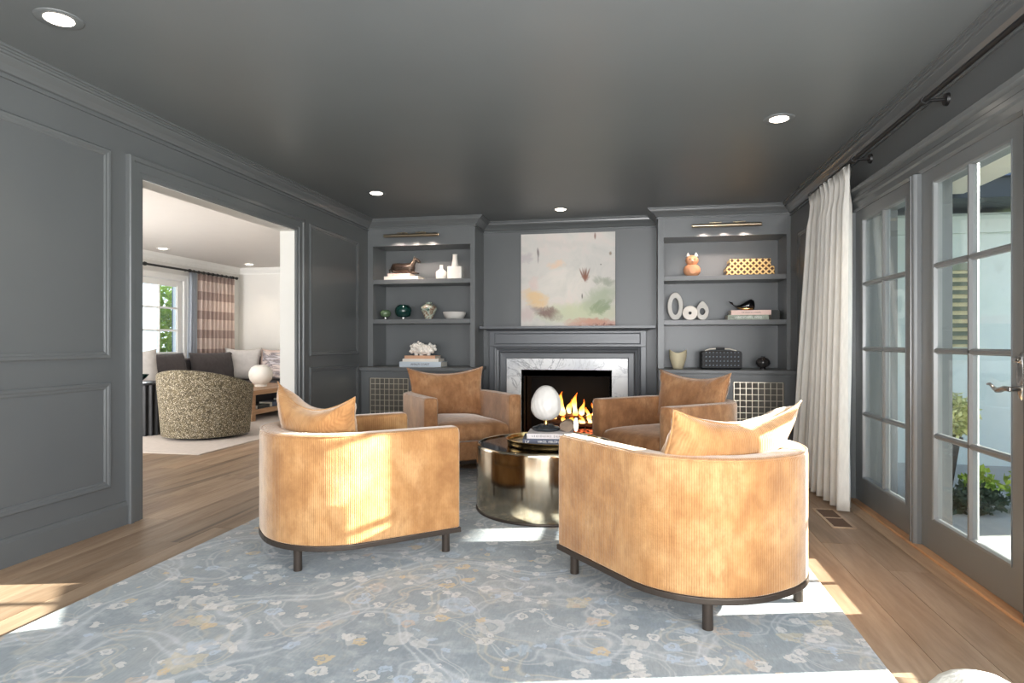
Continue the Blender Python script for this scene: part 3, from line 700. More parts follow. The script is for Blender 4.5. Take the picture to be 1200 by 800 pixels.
def pillow(w, h, t, k=.10, seed=0, n=26, bend=0.0, sag=0.0, crease=.010, ear=0):
    """pillow in the local xz plane, thickness along y, centre at origin"""
    m = MB(); sd = Vector((seed*3.1, seed*1.7, 0)); V = []; idx = {}
    for sgn in (1, -1):
        for i in range(n+1):
            for j in range(n+1):
                u = -1+2*i/n; v = -1+2*j/n
                uu = math.sin(u*PI/2)*.45+u*.55; vv = math.sin(v*PI/2)*.45+v*.55
                edge = (i in (0, n) or j in (0, n))
                th = ((1-uu**2)*(1-vv**2))**.42*t/2
                x = w/2*uu*(1-k*(1-vv**2)); z = h/2*vv*(1-k*1.2*(1-uu**2))
                z -= sag*(1-uu**2)*(vv*.5+.5)
                nz = noise.noise(Vector((x*9, z*9, sgn*2))+sd)*crease*(1 if not edge else 0)
                nz += noise.noise(Vector((x*3, z*3, sgn*5))+sd)*crease*1.4*(1 if not edge else 0)
                ang = math.atan2(abs(vv), abs(uu)); cr = math.exp(-((math.hypot(1-abs(uu), 1-abs(vv)))/.5)**2)*math.sin(ang*22)*crease*.6
                y = sgn*(th+nz+(cr if not edge else 0))-bend*uu*uu
                if edge and sgn == -1: V.append(None); idx[(sgn, i, j)] = idx[(1, i, j)]; continue
                idx[(sgn, i, j)] = len([1 for q in V if q is not None]); V.append((x, y, z))
        # (indices are compacted below)
    Vc = [q for q in V if q is not None]; F = []
    for sgn in (1, -1):
        for i in range(n):
            for j in range(n):
                q = (idx[(sgn, i, j)], idx[(sgn, i+1, j)], idx[(sgn, i+1, j+1)], idx[(sgn, i, j+1)]); F.append(q if sgn < 0 else q[::-1])
    m.add(Vc, F)
    rim = [idx[(1, i, 0)] for i in range(n)]+[idx[(1, n, j)] for j in range(n)]+[idx[(1, i, n)] for i in range(n, 0, -1)]+[idx[(1, 0, j)] for j in range(n, 0, -1)]
    return m, [Vc[i] for i in rim]
def place(m, mat4):
    m.v = [tuple(mat4 @ Vector(p)) for p in m.v]; return m
CW, CD, CR, CT, CH = .87, .92, .40, .115, .672
def tub_chair(F, u, lab, plab, seed, mat='velvet', prot=(0, 0, 0), ppos=None, legs_z=.012):
    """F: front centre on the floor; u: facing direction"""
    u = Vector(u).normalized(); rz = math.atan2(-u.x, u.y); c = Vector(F)-u*CD/2
    t = thing('tub_chair', lab, 'armchair', (c.x, c.y, legs_z), rz, 'golden velvet tub chairs around the drum table', local=True)
    # shell
    path = u_path(CW, CD, CR); m = MB(); arcs = []
    # extended stations at both ends to round the arm fronts
    P = [Vector(p) for p in path]
    st = []
    for e in (.0, .35, .75, 1.0): st.append((P[0]+Vector((0, -.020*e)), .020*(1-math.sqrt(1-(1-e)**2))))
    seq = st+[(p, 0) for p in P[1:-1]]+[(P[-1]+Vector((0, -.020*e)), .020*(1-math.sqrt(1-(1-e)**2))) for e in (1.0, .75, .35, 0)]
    L = 0; prev = None; rings = []
    for i, (p, ins) in enumerate(seq):
        if i < 4: nrm = Vector((-1, 0))
        elif i >= len(seq)-4: nrm = Vector((1, 0))
        else:
            d = (seq[i+1][0]-seq[i-1][0]).normalized(); nrm = Vector((d.y, -d.x))
        if prev is not None: L += (p-prev).length
        prev = p
        zt = CH-legs_z
        pr = rrect(0+ins, CT-ins, .145-legs_z+ins*.5, zt-ins, .030, .008)

        rings.append([(p.x+nrm.x*o, p.y+nrm.y*o, z) for o, z in pr]); arcs += [L]*len(pr)
    m.loft(rings); m.build('shell', mat, t, smooth=50, arc=arcs)
    # piping along both top edges
    for ins_, nm in ((.006, 'piping'), (CT-.006, 'piping')):
        q = u_path(CW, CD, CR, ins_) if ins_ < .05 else u_path(CW, CD, CR, ins_)
        q[0] = (q[0][0], q[0][1]-.015); q[-1] = (q[-1][0], q[-1][1]-.015)
        MB().tube([(x, y, CH-legs_z-.008) for x, y in q], .0035, 6).build(nm, 'velvet2' if mat == 'velvet' else mat, t, smooth=80)
    inner = u_path(CW, CD, CR, CT-.004)
    deck = [(x, min(y, CD/2-.03)) for x, y in inner]
    z0 = .146-legs_z
    MB().loft([[(x, y, z) for x, y in deck] for z in (z0, z0+.15)]).build('seat_deck', mat, t)
    # seat cushion
    ci = u_path(CW, CD, CR, CT+.004); cy = -.02
    ci = [(x, y-.012) for x, y in ci]
    # bow the front edge
    frn = [(-CW/2+CT+.004+(CW-2*CT-.008)*i/14, CD/2-.012+.02*math.sin(PI*i/14)) for i in range(1, 14)]
    out = ci+frn
    rings = []
    for sc, z in ((.93, .300), (.985, .315), (1.0, .345), (1.0, .375), (.985, .405), (.95, .428), (.86, .447), (.70, .460), (.45, .470), (.2, .474), (.01, .475)):
        rings.append([(x*sc, cy+(y-cy)*sc, z-legs_z+noise.noise(Vector((x*4*sc, y*4*sc, seed)))*.012*(1.2-sc)) for x, y in out])
    MB().loft(rings).build('seat_cushion', 'velvet2' if mat == 'velvet' else mat, t, smooth=60)
    # dark base plate following the outline
    rim = u_path(CW, CD, CR, -.004); rimi = u_path(CW, CD, CR, .02)
    MB().loft([[(x, y-(.0 if abs(y) < .45 else 0), z) for x, y in rim] for z in (.120-legs_z, .1449-legs_z)]).build('base_plate', 'bronze', t, bevel=.003)
    for x, y in ((.375, .40), (-.375, .40), (.27, -.335), (-.27, -.335)):
        MB().lathe([(.021, 0), (.021, .02), (.0205, .06), (.022, .1195-legs_z)], (x, y, 0), 16).build('leg', 'bronze', t, smooth=50)
    # back pillow: its own thing resting on the seat
    w, h, th, pos, rot, kw = ppos
    pm_, rim_ = pillow(w, h, th, seed=seed, **kw)
    pt = thing('back_pillow', plab, 'pillow', (c.x+0, c.y, legs_z), rz, 'golden velvet back pillows', local=True)
    Mx = Matrix.Translation(pos) @ Matrix.Rotation(rot[2], 4, 'Z') @ Matrix.Rotation(rot[1], 4, 'Y') @ Matrix.Rotation(rot[0], 4, 'X')
    place(pm_, Mx); ar = [p[0] for p in pm_.v]
    pm_.build('cushion', 'velvet2' if mat == 'velvet' else mat, pt, smooth=180, arc=ar)
    rp_ = [tuple(Mx @ Vector(p)) for p in rim_]; rp_.append(rp_[0])
    MB().tube(rp_, .004, 6).build('piping', 'velvet2' if mat == 'velvet' else mat, pt, smooth=80)
    return t
# local pose of the pillows: leaning back on the shell
tub_chair((-1.177, 3.52), (.75, .66), 'golden corduroy tub chair nearest the left wall opening, seen from behind', 'back pillow slumped over the left near chair', 1,
          ppos=(.58, .45, .23, (.06, -.215, .630), (.30, .10, .50), dict(k=.15, sag=.05, bend=-.06, crease=.012)))
tub_chair((-.030, 3.300), (-.649, .76), 'golden corduroy tub chair nearest the camera, seen from behind, on the right', 'sunlit back pillow leaning over the right near chair', 2,
          ppos=(.76, .44, .21, (-.02, -.235, .625), (.45, 0, 0), dict(k=.12, sag=.03, bend=-.05, crease=.011)))
tub_chair((-1.28, 5.03), (.61, -.79), 'shade-toned golden velvet tub chair before the left bookcase, facing the camera', 'shade-toned golden back pillow standing in the far left chair', 3, 'velvet_shaded',
          ppos=(.74, .46, .19, (.0, -.23, .640), (.16, 0, 0), dict(k=.10, sag=.03, bend=-.05, crease=.010)))
tub_chair((-.04, 4.72), (-.75, -.66), 'shade-toned golden velvet tub chair before the right bookcase, facing the camera', 'shade-toned golden back pillow standing in the far right chair', 4, 'velvet_shaded',
          ppos=(.74, .46, .19, (.0, -.23, .640), (.16, 0, 0), dict(k=.10, sag=.03, bend=-.05, crease=.010)))

# ---------------------------------------------------------------- drum table and what is on it
TX, TY = -.572, 4.19
t = thing('drum_coffee_table', 'round drum coffee table in smoked polished metal with a black glass top', 'coffee table', (TX, TY, .012))
MB().lathe([(.445, .012), (.462, .013), (.468, .03), (.470, .06), (.470, .425), (.468, .440), (.462, .446), (.455, .444), (.455, .425), (.445, .42)], (TX, TY, 0), 96).build('drum', 'tablemetal', t, smooth=40)
MB().lathe([(.0, .425), (.452, .425), (.454, .428), (.454, .4335), (.452, .4355), (.0, .4355)], (TX, TY, 0), 72).build('glass_top', 'blackgloss', t, smooth=40)
MB().lathe([(.448, .012), (.4715, .0125), (.474, .018), (.4725, .026), (.466, .030)], (TX, TY, 0), 96).build('base_ring', 'bronze', t, smooth=40)
tx, ty = TX+.04, TY-.02
tr = thing('brass_tray', 'round polished brass tray on the drum table', 'tray', (tx, ty, .436))
MB().lathe([(.0, .4362), (.292, .4362), (.298, .440), (.300, .452), (.302, .476), (.307, .480), (.305, .483), (.298, .481), (.294, .470), (.292, .460), (.285, .458), (.0, .458)], (tx, ty, 0), 72).build('dish', 'brass', tr, smooth=50)
def clay(name, c, rough=.4, **k): M[name] = simple(name, c, rough, **k)
clay('paper', rgb(226, 220, 208), .8); clay('bookwhite', rgb(222, 214, 212), .6); clay('booknavy', rgb(70, 78, 98), .5); clay('inkdark', rgb(58, 52, 56), .7); clay('inkwhite', rgb(236, 236, 236), .6)
clay('porcelain', rgb(214, 210, 204), .35); clay('matteplaster', rgb(232, 228, 220), .75, bump=.3, bscale=40); clay('blackstone', rgb(46, 50, 54), .2); clay('brownstone', rgb(128, 108, 88), .55, var=.25, vscale=14)
clay('bookgreen', rgb(150, 160, 146), .6, var=.35, vscale=25); clay('bookpink', rgb(226, 200, 190), .6); clay('bookorange', rgb(206, 160, 128), .6, var=.1); clay('bookcream', rgb(226, 220, 210), .6); clay('bookdark', rgb(44, 48, 46), .6)
clay('bookblue', rgb(196, 206, 214), .6)
def book(lab, cover, x, y, z, w, d, h, rz=0, group='books', tx_=None, ink='inkdark', size=.6, extra=None):
    """w along local x (spine faces -y), d deep, h thick"""
    t = thing('book', lab, 'book', (x, y, z), rz, group, local=True)
    c = MB().box(-w/2, w/2, -d/2, d/2, 0, .003).box(-w/2, w/2, -d/2, d/2, h-.003, h).box(-w/2, w/2, -d/2, -d/2+.004, .003, h-.003)
    c.build('cover', cover, t, bevel=.0008, segs=1)
    B(-w/2+.004, w/2-.004, -d/2+.0045, d/2-.004, .0032, h-.0032).build('pages', 'paper', t)
    if tx_: text('lettering', tx_, h*size, ink, t, (0, -d/2-.0006, h/2), (PI/2, 0, 0))
    if extra: text('lettering', extra[0], h*extra[3] if len(extra) > 3 else h*size, ink, t, (extra[1], -d/2-.0006, h/2), (PI/2, 0, 0))
    return t
bx, by = tx-.02, ty-.03
book('navy book with white spine lettering, lower of the pair on the brass tray', 'booknavy', bx, by, .4585, .33, .26, .034, math.radians(6), 'books on the brass tray', 'VIRGIL ABLOH', 'inkwhite', .62, ('LV', -.135, 0, .75))
book('pale pink book on top of the navy one on the tray', 'bookwhite', bx+.015, by+.01, .493, .30, .25, .032, math.radians(4), 'books on the brass tray', 'L E D I D U I N S   D E M E N T', 'inkdark', .55)
# egg sculpture lamp
ex, ey = TX-.005, TY+.01
eg = thing('egg_lamp', 'white carved egg-shaped lamp on a black disc base, on the books', 'lamp', (ex, ey, .5255))
MB().lathe([(0, .5253), (.085, .5253), (.094, .530), (.097, .537), (.094, .544), (.080, .550), (.060, .555), (.052, .561), (.040, .566), (0, .566)], (ex, ey, 0), 40).build('base', 'blackstone', eg, smooth=40)
MB().lathe([(.014, .565), (.013, .586), (.024, .590), (.024, .594), (0, .594)], (ex, ey, 0), 16).build('stem', 'brass', eg, smooth=40)
m = MB(); NR, NC = 60, 110; rings = []
for i in range(NR+1):
    q = i/NR; a = PI*q; zc = -math.cos(a); r = math.sin(a)**.85*(.100-.017*zc)
    rr = []
    for j in range(NC):
        th = 2*PI*j/NC; g = 1+(.013*math.sin(15*th+9*q+2.2*math.sin(9*q+2*th))+.009*math.sin(8*th-34*q))*math.sin(a)
        rr.append((ex+max(r*g, 1e-4)*math.cos(th), ey+max(r*g, 1e-4)*math.sin(th), .592+.117*(zc+1)))
    rings.append(rr)
m.loft(rings); m.build('lamp_shade', 'porcelain', eg, smooth=60)
# brown stone with a metal band
st_ = thing('stone_ornament', 'rough brown stone bookend beside the egg lamp', 'ornament', (ex+.155, ey-.02, .5255))
m = MB(); cx = ex+.150
ring = [(cx+.052*math.cos(2*PI*i/24)*(1 if math.cos(2*PI*i/24) < .2 else .75), .5255+.040+.040*math.sin(2*PI*i/24)) for i in range(24)]
m.loft([[(a+dx, ey-.02+dy, .5255+(b-.5255)*s_) for a, b in ring] for dy, s_, dx in ((-.035, .9, 0), (-.02, 1, 0), (.02, 1, .004), (.035, .9, .006))]); m.build('stone', 'brownstone', st_, smooth=40)
m = MB(); m.loft([[(cx+.055+r*math.cos(a)*.35, ey-.02+dy, .5255+.047+r*math.sin(a)) for a in [2*PI*i/20 for i in range(20)]] for dy, r in ((-.03, .040), (-.03, .047), (.03, .047), (.03, .040))]); m.build('metal_band', 'pbrass', st_, smooth=40)
bpy_small = book('small grey book lying behind the brown stone on the tray', 'bookblue', tx+.13, ty+.17, .4585, .16, .13, .022, math.radians(-20), 'books on the brass tray')

# ---------------------------------------------------------------- objects on the shelves
Z1, Z2, Z3 = 1.8502, 1.3882, .8352       # left unit
R1, R2, R3 = 1.8282, 1.3562, .8352       # right unit
SY = 7.08
G1 = 'books on the upper left shelf'
book('wide cream book, lower of the pair under the bronze horse', 'bookcream', -2.665, SY, Z1, .42, .24, .040, 0, G1)
book('smaller cream book directly under the bronze horse', 'bookpink', -2.70, SY, Z1+.0405, .27, .20, .034, 0, G1, 'B O N E S  &  R E I N S', 'inkdark', .5)
# horse
hz = Z1+.075
h = thing('horse_figurine', 'dark bronze horse figurine lying on the books', 'figurine', (-2.66, SY, hz))
M['horse'] = simple('dark_polished_bronze', (.045, .032, .024, 1), .25, .6, var=.3, vscale=8)
m = MB()
m.tube([(-2.835, SY, hz+.060), (-2.80, SY, hz+.070), (-2.74, SY, hz+.068), (-2.66, SY, hz+.066), (-2.60, SY, hz+.070), (-2.56, SY, hz+.078), (-2.545, SY, hz+.09)], [.015, .060, .065, .060, .062, .054, .02], 14)
m.tube([(-2.585, SY, hz+.075), (-2.565, SY, hz+.115), (-2.545, SY, hz+.150), (-2.53, SY, hz+.172)], [.046, .032, .024, .020], 12)
m.tube([(-2.545, SY, hz+.176), (-2.525, SY, hz+.170), (-2.50, SY, hz+.155), (-2.475, SY, hz+.135), (-2.468, SY, hz+.128)], [.012, .024, .019, .015, .008], 12)
o = m.build('body', 'horse', h, smooth=60)
for dy in (-.012, .012): MB().tube([(-2.542, SY+dy, hz+.180), (-2.545, SY+dy*1.3, hz+.206)], [.008, .001], 6).build('ear', 'horse', h, smooth=60)
for x0_, x1_ in ((-2.80, -2.72), (-2.60, -2.53)):
    for dy in (-.035, .035): MB().tube([(x0_, SY+dy, hz+.045), (x0_+.03, SY+dy*1.2, hz+.014), (x1_, SY+dy*1.2, hz+.011), (x1_+.03, SY+dy*1.1, hz+.009)], [.026, .015, .010, .009], 8).build('leg', 'horse', h, smooth=60)
MB().tube([(-2.83, SY, hz+.07), (-2.852, SY, hz+.05), (-2.848, SY, hz+.012)], [.009, .012, .004], 8).build('tail', 'horse', h, smooth=60)
MB().tube([(-2.575, SY, hz+.118), (-2.560, SY, hz+.150), (-2.548, SY, hz+.182)], [.012, .013, .006], 6).build('mane', 'horse', h, smooth=60)
def one(m, nm, mat, lab, cat, group=None, smooth=50, **k): return tag(m.build(nm, mat, smooth=smooth, **k), lab, cat, group)
# white plaster vases
gv = 'plaster vases on the upper left shelf'
one(MB().lathe([(0, 0), (.060, 0), (.064, .006), (.064, .085), (.058, .098), (.030, .118), (.020, .128), (.018, .165), (.021, .172), (.014, .173), (.012, .13), (0, .125)], (-2.21, SY, Z1), 28), 'plaster_vase', 'matteplaster', 'small white bottle-shaped plaster vase', 'vase', gv)
vz = thing('plaster_house_vase', 'large white cubic plaster vase with a tall chimney neck', 'vase', (-2.04, SY, Z1), 0, gv)
B(-2.125, -1.950, SY-.06, SY+.06, Z1+.0003, Z1+.150).build('body', 'matteplaster', vz, bevel=.014, segs=4)
MB().lathe([(.052, .145), (.040, .16), (.028, .25), (.026, .285), (.031, .292), (.022, .293), (.02, .24), (0, .2)], (-2.045, SY, Z1), 24).build('neck', 'matteplaster', vz, smooth=50)
# green glass bowls on silver feet
M['greenglaze'] = simple('deep_green_glaze', rgb(18, 52, 48), .12, var=.4, vscale=18)
M['greenpale'] = simple('mossy_green_glaze', rgb(92, 112, 84), .14, var=.3, vscale=22)
def footed(x, r, hh, lab, mat):
    t = thing('footed_bowl', lab, 'bowl', (x, SY, Z2), 0, 'green bowls on the left middle shelf')
    MB().lathe([(.020, 0), (.024, .002), (.020, .012), (.022, .026), (0, .027)], (x, SY, Z2), 18).build('foot', 'nickel', t, smooth=40)
    MB().lathe([(.012, .026), (.055*r/.07, .038), (r*.93, .026+hh*.30), (r, .026+hh*.52), (r*.94, .026+hh*.76), (r*.7, .026+hh*.95), (r*.62, .026+hh), (r*.58, .026+hh*.98), (r*.8, .026+hh*.7), (0, .05)], (x, SY, Z2), 30).build('bowl', mat, t, smooth=60)
footed(-2.905, .066, .09, 'small mossy green round bowl on a silver foot', 'greenpale')
footed(-2.68, .100, .145, 'large dark green round bowl on a silver foot', 'greenglaze')
s = N('painted_urn'); nn = s.noise(s.tc(), 11, 4, .6, 2); s.base(s.ramp(nn.outputs['Fac'], [(.35, rgb(34, 74, 66)), (.47, rgb(186, 196, 180)), (.56, rgb(118, 84, 62)), (.66, rgb(196, 190, 172))])); s.set(Roughness=.18); M['urn'] = s.m
one(MB().lathe([(0, 0), (.045, 0), (.048, .006), (.046, .016), (.074, .07), (.096, .12), (.094, .145), (.070, .170), (.040, .180), (.034, .186), (.040, .200), (.034, .201), (.028, .186), (.05, .16), (0, .05)], (-2.365, SY, Z2), 32), 'ginger_jar', 'urn', 'painted green and brown urn with a narrow neck', 'vase', smooth=60)
one(MB().lathe([(0, 0), (.085, 0), (.105, .012), (.128, .050), (.136, .082), (.131, .084), (.120, .05), (.09, .016), (0, .012)], (-2.05, SY, Z2), 40), 'white_bowl', 'porcelain', 'wide shallow white bowl on the left middle shelf', 'bowl', smooth=60)
# books + coral
G2 = 'books under the white coral'
book('wide white book at the bottom of the coral stack', 'bookblue', -2.40, 7.0, Z3, .50, .26, .060, 0, G2, 'AMALFI COAST', 'inkdark', .55)
book('cream book in the middle of the coral stack', 'bookcream', -2.40, 7.0, Z3+.0605, .43, .24, .034, 0, G2)
book('orange-brown book on top of the coral stack', 'bookorange', -2.41, 7.0, Z3+.095, .37, .22, .034, 0, G2)
m = MB(); rnd = random.Random(11); cz = Z3+.130
for i in range(150):
    a_ = rnd.uniform(0, 2*PI); e_ = rnd.uniform(.05, 1.35); rr = rnd.uniform(.75, 1.0)*(1+.10*math.sin(5*a_))
    p = Vector((-2.41+.150*rr*math.cos(a_)*math.cos(e_-.35), 7.0+.07*rr*math.sin(a_)*math.cos(e_-.35), cz+.035+.125*rr*math.sin(e_)*(.72+.28*math.sin(a_*3+1))))
    r_ = rnd.uniform(.011, .021); m.sphere(tuple(p), r_, 8, 5)
    if i % 3 == 0: q = p+Vector((math.cos(a_), math.sin(a_)*.5, rnd.uniform(.2, 1)))*.022; m.tube([tuple(p), tuple(q)], [r_*.7, r_*.95], 7)
m.sphere((-2.41, 7.0, cz+.07), .07, 16, 8, 1.7, .8, .9)
for dx in (-.08, -.02, .07): m.tube([(-2.41+dx, 7.0, cz-.0), (-2.41+dx, 7.0, cz+.05)], [.022, .03], 8)
one(m, 'white_coral', 'matteplaster', 'branching white coral piece on a stack of three books', 'coral', smooth=60)

# right unit
M['terracotta'] = simple('pale_terracotta', rgb(206, 150, 112), .55, var=.12, vscale=12)
ow = thing('cat_eared_figurine', 'peach ceramic owl-like figurine with two pale ears', 'figurine', (.625, SY, R1))
MB().sphere((.625, SY, R1+.070), .092, 24, 14, 1, .85, .78).build('body', 'terracotta', ow, smooth=70)
MB().sphere((.625, SY, R1+.178), .066, 24, 14, 1.05, .9, .88).build('head', 'terracotta', ow, smooth=70)
for s_ in (-1, 1): MB().lathe([(.024, 0), (.016, .022), (.002, .044)], (.625+s_*.042, SY, R1+.222), 10).build('ear', 'porcelain', ow, smooth=50)
for s_ in (-1, 1): MB().sphere((.625+s_*.024, SY-.054, R1+.188), .010, 10, 6, 1, .5, 1).build('eye', 'brownstone', ow, smooth=60)
MB().lathe([(.012, 0), (.002, .018)], (.625, SY-.060, R1+.166), 8).build('beak', 'porcelain', ow, smooth=50)
MB().loft([[(.625+.035*math.cos(a)*k, SY-.078-.004*(1-k), R1+.075+.045*math.sin(a)*k) for a in [2*PI*i/20 for i in range(20)]] for k in (1, .6, .05)]).build('belly_patch', 'terracotta', ow, smooth=60)
# woven boxes
s = N('woven_gold_lattice'); v = s.tc('Object', (1, 1, 1), (0, PI/4, 0)); sp = s.n('SeparateXYZ'); s.l(v, sp.inputs[0])
fx = s.math('PINGPONG', s.math('MULTIPLY', sp.outputs[0], 46), 1.0); fz = s.math('PINGPONG', s.math('MULTIPLY', sp.outputs[2], 46), 1.0)
k1 = s.math('MINIMUM', fx, fz); c = s.ramp(k1, [(.12, rgb(226, 196, 138)), (.32, rgb(196, 152, 88)), (.5, rgb(70, 48, 30))]); s.base(c); s.set(Roughness=.35, Metallic=.25); M['lattice'] = s.m
wb_ = thing('woven_box', 'gold lattice box with a stepped lid on the upper right shelf', 'box', (1.21, SY, R1))
B(.965, 1.45, SY-.11, SY+.10, R1+.0003, R1+.092).build('box_body', 'lattice', wb_, bevel=.010, segs=3)
B(1.00, 1.415, SY-.10, SY+.09, R1+.0925, R1+.170).build('lid', 'lattice', wb_, bevel=.006, segs=3)
# white ring sculptures
def ringsc(cx, cz, ro, rz_, ri, riz, y, th, lab, point=0):
    n = 40; out = []; inn = []
    for i in range(n):
        a = 2*PI*i/n; pz = 1+point*max(0, math.sin(a))**8
        out.append((cx+ro*math.cos(a), cz+rz_*math.sin(a)*pz)); inn.append((cx+ri*math.cos(a), cz+riz*math.sin(a)))
    m = MB(); R = []
    for ring, dy, k in ((inn, -th, 1.06), (out, -th, .95), (out, -th*.6, 1.0), (out, th*.6, 1.0), (out, th, .95), (inn, th, 1.06)):
        R.append([(cx+(a-cx)*k, y+dy, cz+(b-cz)*k) for a, b in ring])
    R.append(R[0]); m.loft(R, False, False)
    return one(m, 'ring_sculpture', 'matteplaster', lab, 'sculpture', 'white ring sculptures on the right middle shelf')
ringsc(.450, R2+.155, .084, .155, .036, .088, SY+.03, .028, 'tall oval white ring sculpture with a long opening')
ringsc(.600, R2+.078, .080, .078, .017, .017, SY-.045, .022, 'round white disc sculpture with a small hole')
ringsc(.735, R2+.096, .068, .096, .028, .036, SY+.03, .026, 'pointed teardrop white ring sculpture behind the disc', .18)
# whale and books
G3 = 'books on the right middle shelf'
book('patterned grey-green book under the pink one, below the whale', 'bookgreen', 1.185, SY, R2, .41, .24, .050, 0, G3, 'LANDSCAPES  WILD', 'inkwhite', .6)
book('pale pink book directly under the black whale', 'bookpink', 1.215, SY, R2+.0505, .40, .23, .050, 0, G3, 'THE COLLECTED INTERIORS', 'inkdark', .3)
book('short dark green book at the right end of the middle shelf', 'bookdark', 1.465, SY+.02, R2, .085, .20, .10, 0, G3)
wz = R2+.101
wh = thing('whale_figurine', 'glossy black whale figurine with a brass belly and raised tail', 'figurine', (1.15, SY, wz))
m = MB(); m.loft([[(x, SY+ry*math.cos(a), zc+rz_*math.sin(a)) for a in [2*PI*i/16 for i in range(16)]] for x, zc, ry, rz_ in ((1.272, wz+.05, .005, .02), (1.262, wz+.058, .035, .050), (1.235, wz+.062, .046, .060), (1.20, wz+.055, .046, .052), (1.16, wz+.043, .036, .038), (1.12, wz+.036, .024, .024), (1.09, wz+.040, .014, .013), (1.065, wz+.053, .009, .008), (1.045, wz+.068, .005, .005))]); m.build('body', 'blackgloss', wh, smooth=70)
m = MB(); m.loft([[(x, SY-.004+ry*math.cos(a), zc+rz_*math.sin(a)) for a in [2*PI*i/16 for i in range(16)]] for x, zc, ry, rz_ in ((1.262, wz+.024, .003, .003), (1.24, wz+.022, .046, .020), (1.20, wz+.020, .050, .0195), (1.15, wz+.020, .042, .017), (1.11, wz+.026, .026, .010), (1.085, wz+.034, .004, .003))]); m.build('belly', 'brass', wh, smooth=70)
for s_ in (-1, 1): MB().tube([(1.05, SY, wz+.065), (1.035, SY+s_*.02, wz+.082), (1.012, SY+s_*.034, wz+.092+.01*s_)], [.006, .010, .002], 8).build('tail_fluke', 'blackgloss', wh, smooth=60)
# cream pot, black basket, dark ball
m = MB(); rings = []
for r, z in ((.045, 0), (.052, .004), (.066, .04), (.084, .10), (.092, .15), (.091, .185), (.084, .186), (.080, .14), (.055, .05), (.001, .03)):
    rings.append([(.472+r*math.cos(2*PI*j/32), 7.0+r*math.sin(2*PI*j/32), R3+z+(.018*math.cos(2*2*PI*j/32) if z > .17 else 0)) for j in range(32)])
m.loft(rings); M['creamclay'] = simple('cream_stoneware', rgb(222, 210, 176), .6, var=.06, bump=.15); one(m, 'cream_pot', 'creamclay', 'cream stoneware pot with a wavy rim at the left end of the right counter', 'pot', smooth=50)
bk = thing('woven_basket', 'black woven rectangular basket with a pale wooden handle', 'basket', (.905, 6.98, R3))
M['blackmatte'] = simple('black_leather', rgb(24, 26, 30), .55); M['bluestud'] = simple('pale_stitch', rgb(104, 116, 130), .4)
B(.70, 1.115, 6.885, 7.075, R3+.0003, R3+.19).build('basket_body', 'blackmatte', bk, bevel=.025, segs=4)
m = MB()
for i in range(11): m.box(.722+i*.036, .742+i*.036, 6.876, 6.884, R3+.012, R3+.178)
for i in range(4): m.box(.708, 1.107, 6.872, 6.880, R3+.022+i*.045, R3+.036+i*.045)
o = m.build('woven_straps', 'blackmatte', bk); o['kind'] = 'stuff'
m = MB()
for i in range(10):
    for j in range(4): m.box(.746+i*.036, .752+i*.036+.006, 6.8835, 6.8848, R3+.042+j*.045-.006, R3+.052+j*.045-.006)
o = m.build('pale_stitching', 'bluestud', bk); o['kind'] = 'stuff'
MB().tube([(.75, 6.98, R3+.194), (.80, 6.98, R3+.212), (.90, 6.98, R3+.216), (1.0, 6.98, R3+.212), (1.07, 6.98, R3+.194)], [.006, .008, .008, .008, .006], 8).build('handle', 'paper', bk, smooth=60)
MB().tube([(.86, 6.98, R3+.2155), (.95, 6.98, R3+.2155)], .013, 10).build('handle_wrap', 'blackmatte', bk, smooth=60)
M['smokeglass'] = simple('smoked_glass', rgb(46, 44, 44), .05, var=.5, vscale=22)
one(MB().lathe([(0, 0), (.030, 0), (.030, .008), (.022, .016), (.050, .028), (.072, .060), (.070, .088), (.048, .115), (.022, .124), (.020, .135), (.016, .135), (0, .125)], (1.335, 6.98, R3), 28), 'smoked_glass_jar', 'smokeglass', 'small round smoked glass jar on the right counter', 'jar', smooth=60)

# ---------------------------------------------------------------- white boucle chair at the lower right edge
M['boucle'] = simple('white_boucle', rgb(232, 228, 216), .95, var=.06, vscale=60, bump=.6, bscale=140)
bc = thing('boucle_chair', 'white boucle chair, only the end of its arm showing at the lower right corner', 'armchair', (.830, .52, 0))
P_ = u_path(.90, .86, .38); rings = []; n_ = len(P_)
for i, (x, y) in enumerate(P_):
    a_ = Vector(P_[max(i-1, 0)]); b_ = Vector(P_[min(i+1, n_-1)]); d_ = (b_-a_).normalized(); nr = Vector((d_.y, -d_.x))
    for e in ((1.0, .7, .35, .1, 0) if i == 0 else (0, .1, .35, .7, 1.0) if i == n_-1 else (0,)):
        k = .062*(1-math.sqrt(max(0, 1-e*e))) if e < 1 else .058
        yy = y-.0+(.0 if not (i in (0, n_-1)) else .05*e)
        rings.append([(.83+x+nr.x*o, .50+yy+nr.y*o, z) for o, z in rrect(k, .13-k, .10, .678-k, max(.003, .058-k*.9), .01)])
MB().loft(rings).build('shell', 'boucle', bc, smooth=70)
ol = [(x*.86, y) for x, y in u_path(.90, .80, .38)]
MB().loft([[(.83+x*k, .50+y*k, z) for x, y in ol] for z, k in ((.10, .98), (.30, 1), (.40, .99), (.44, .93), (.455, .7), (.46, .02))]).build('seat', 'boucle', bc, smooth=60)
MB().loft([[(.83+x*.95, .50+y*.95, z) for x, y in ol] for z in (.012, .0995)]).build('plinth', 'bronze', bc)

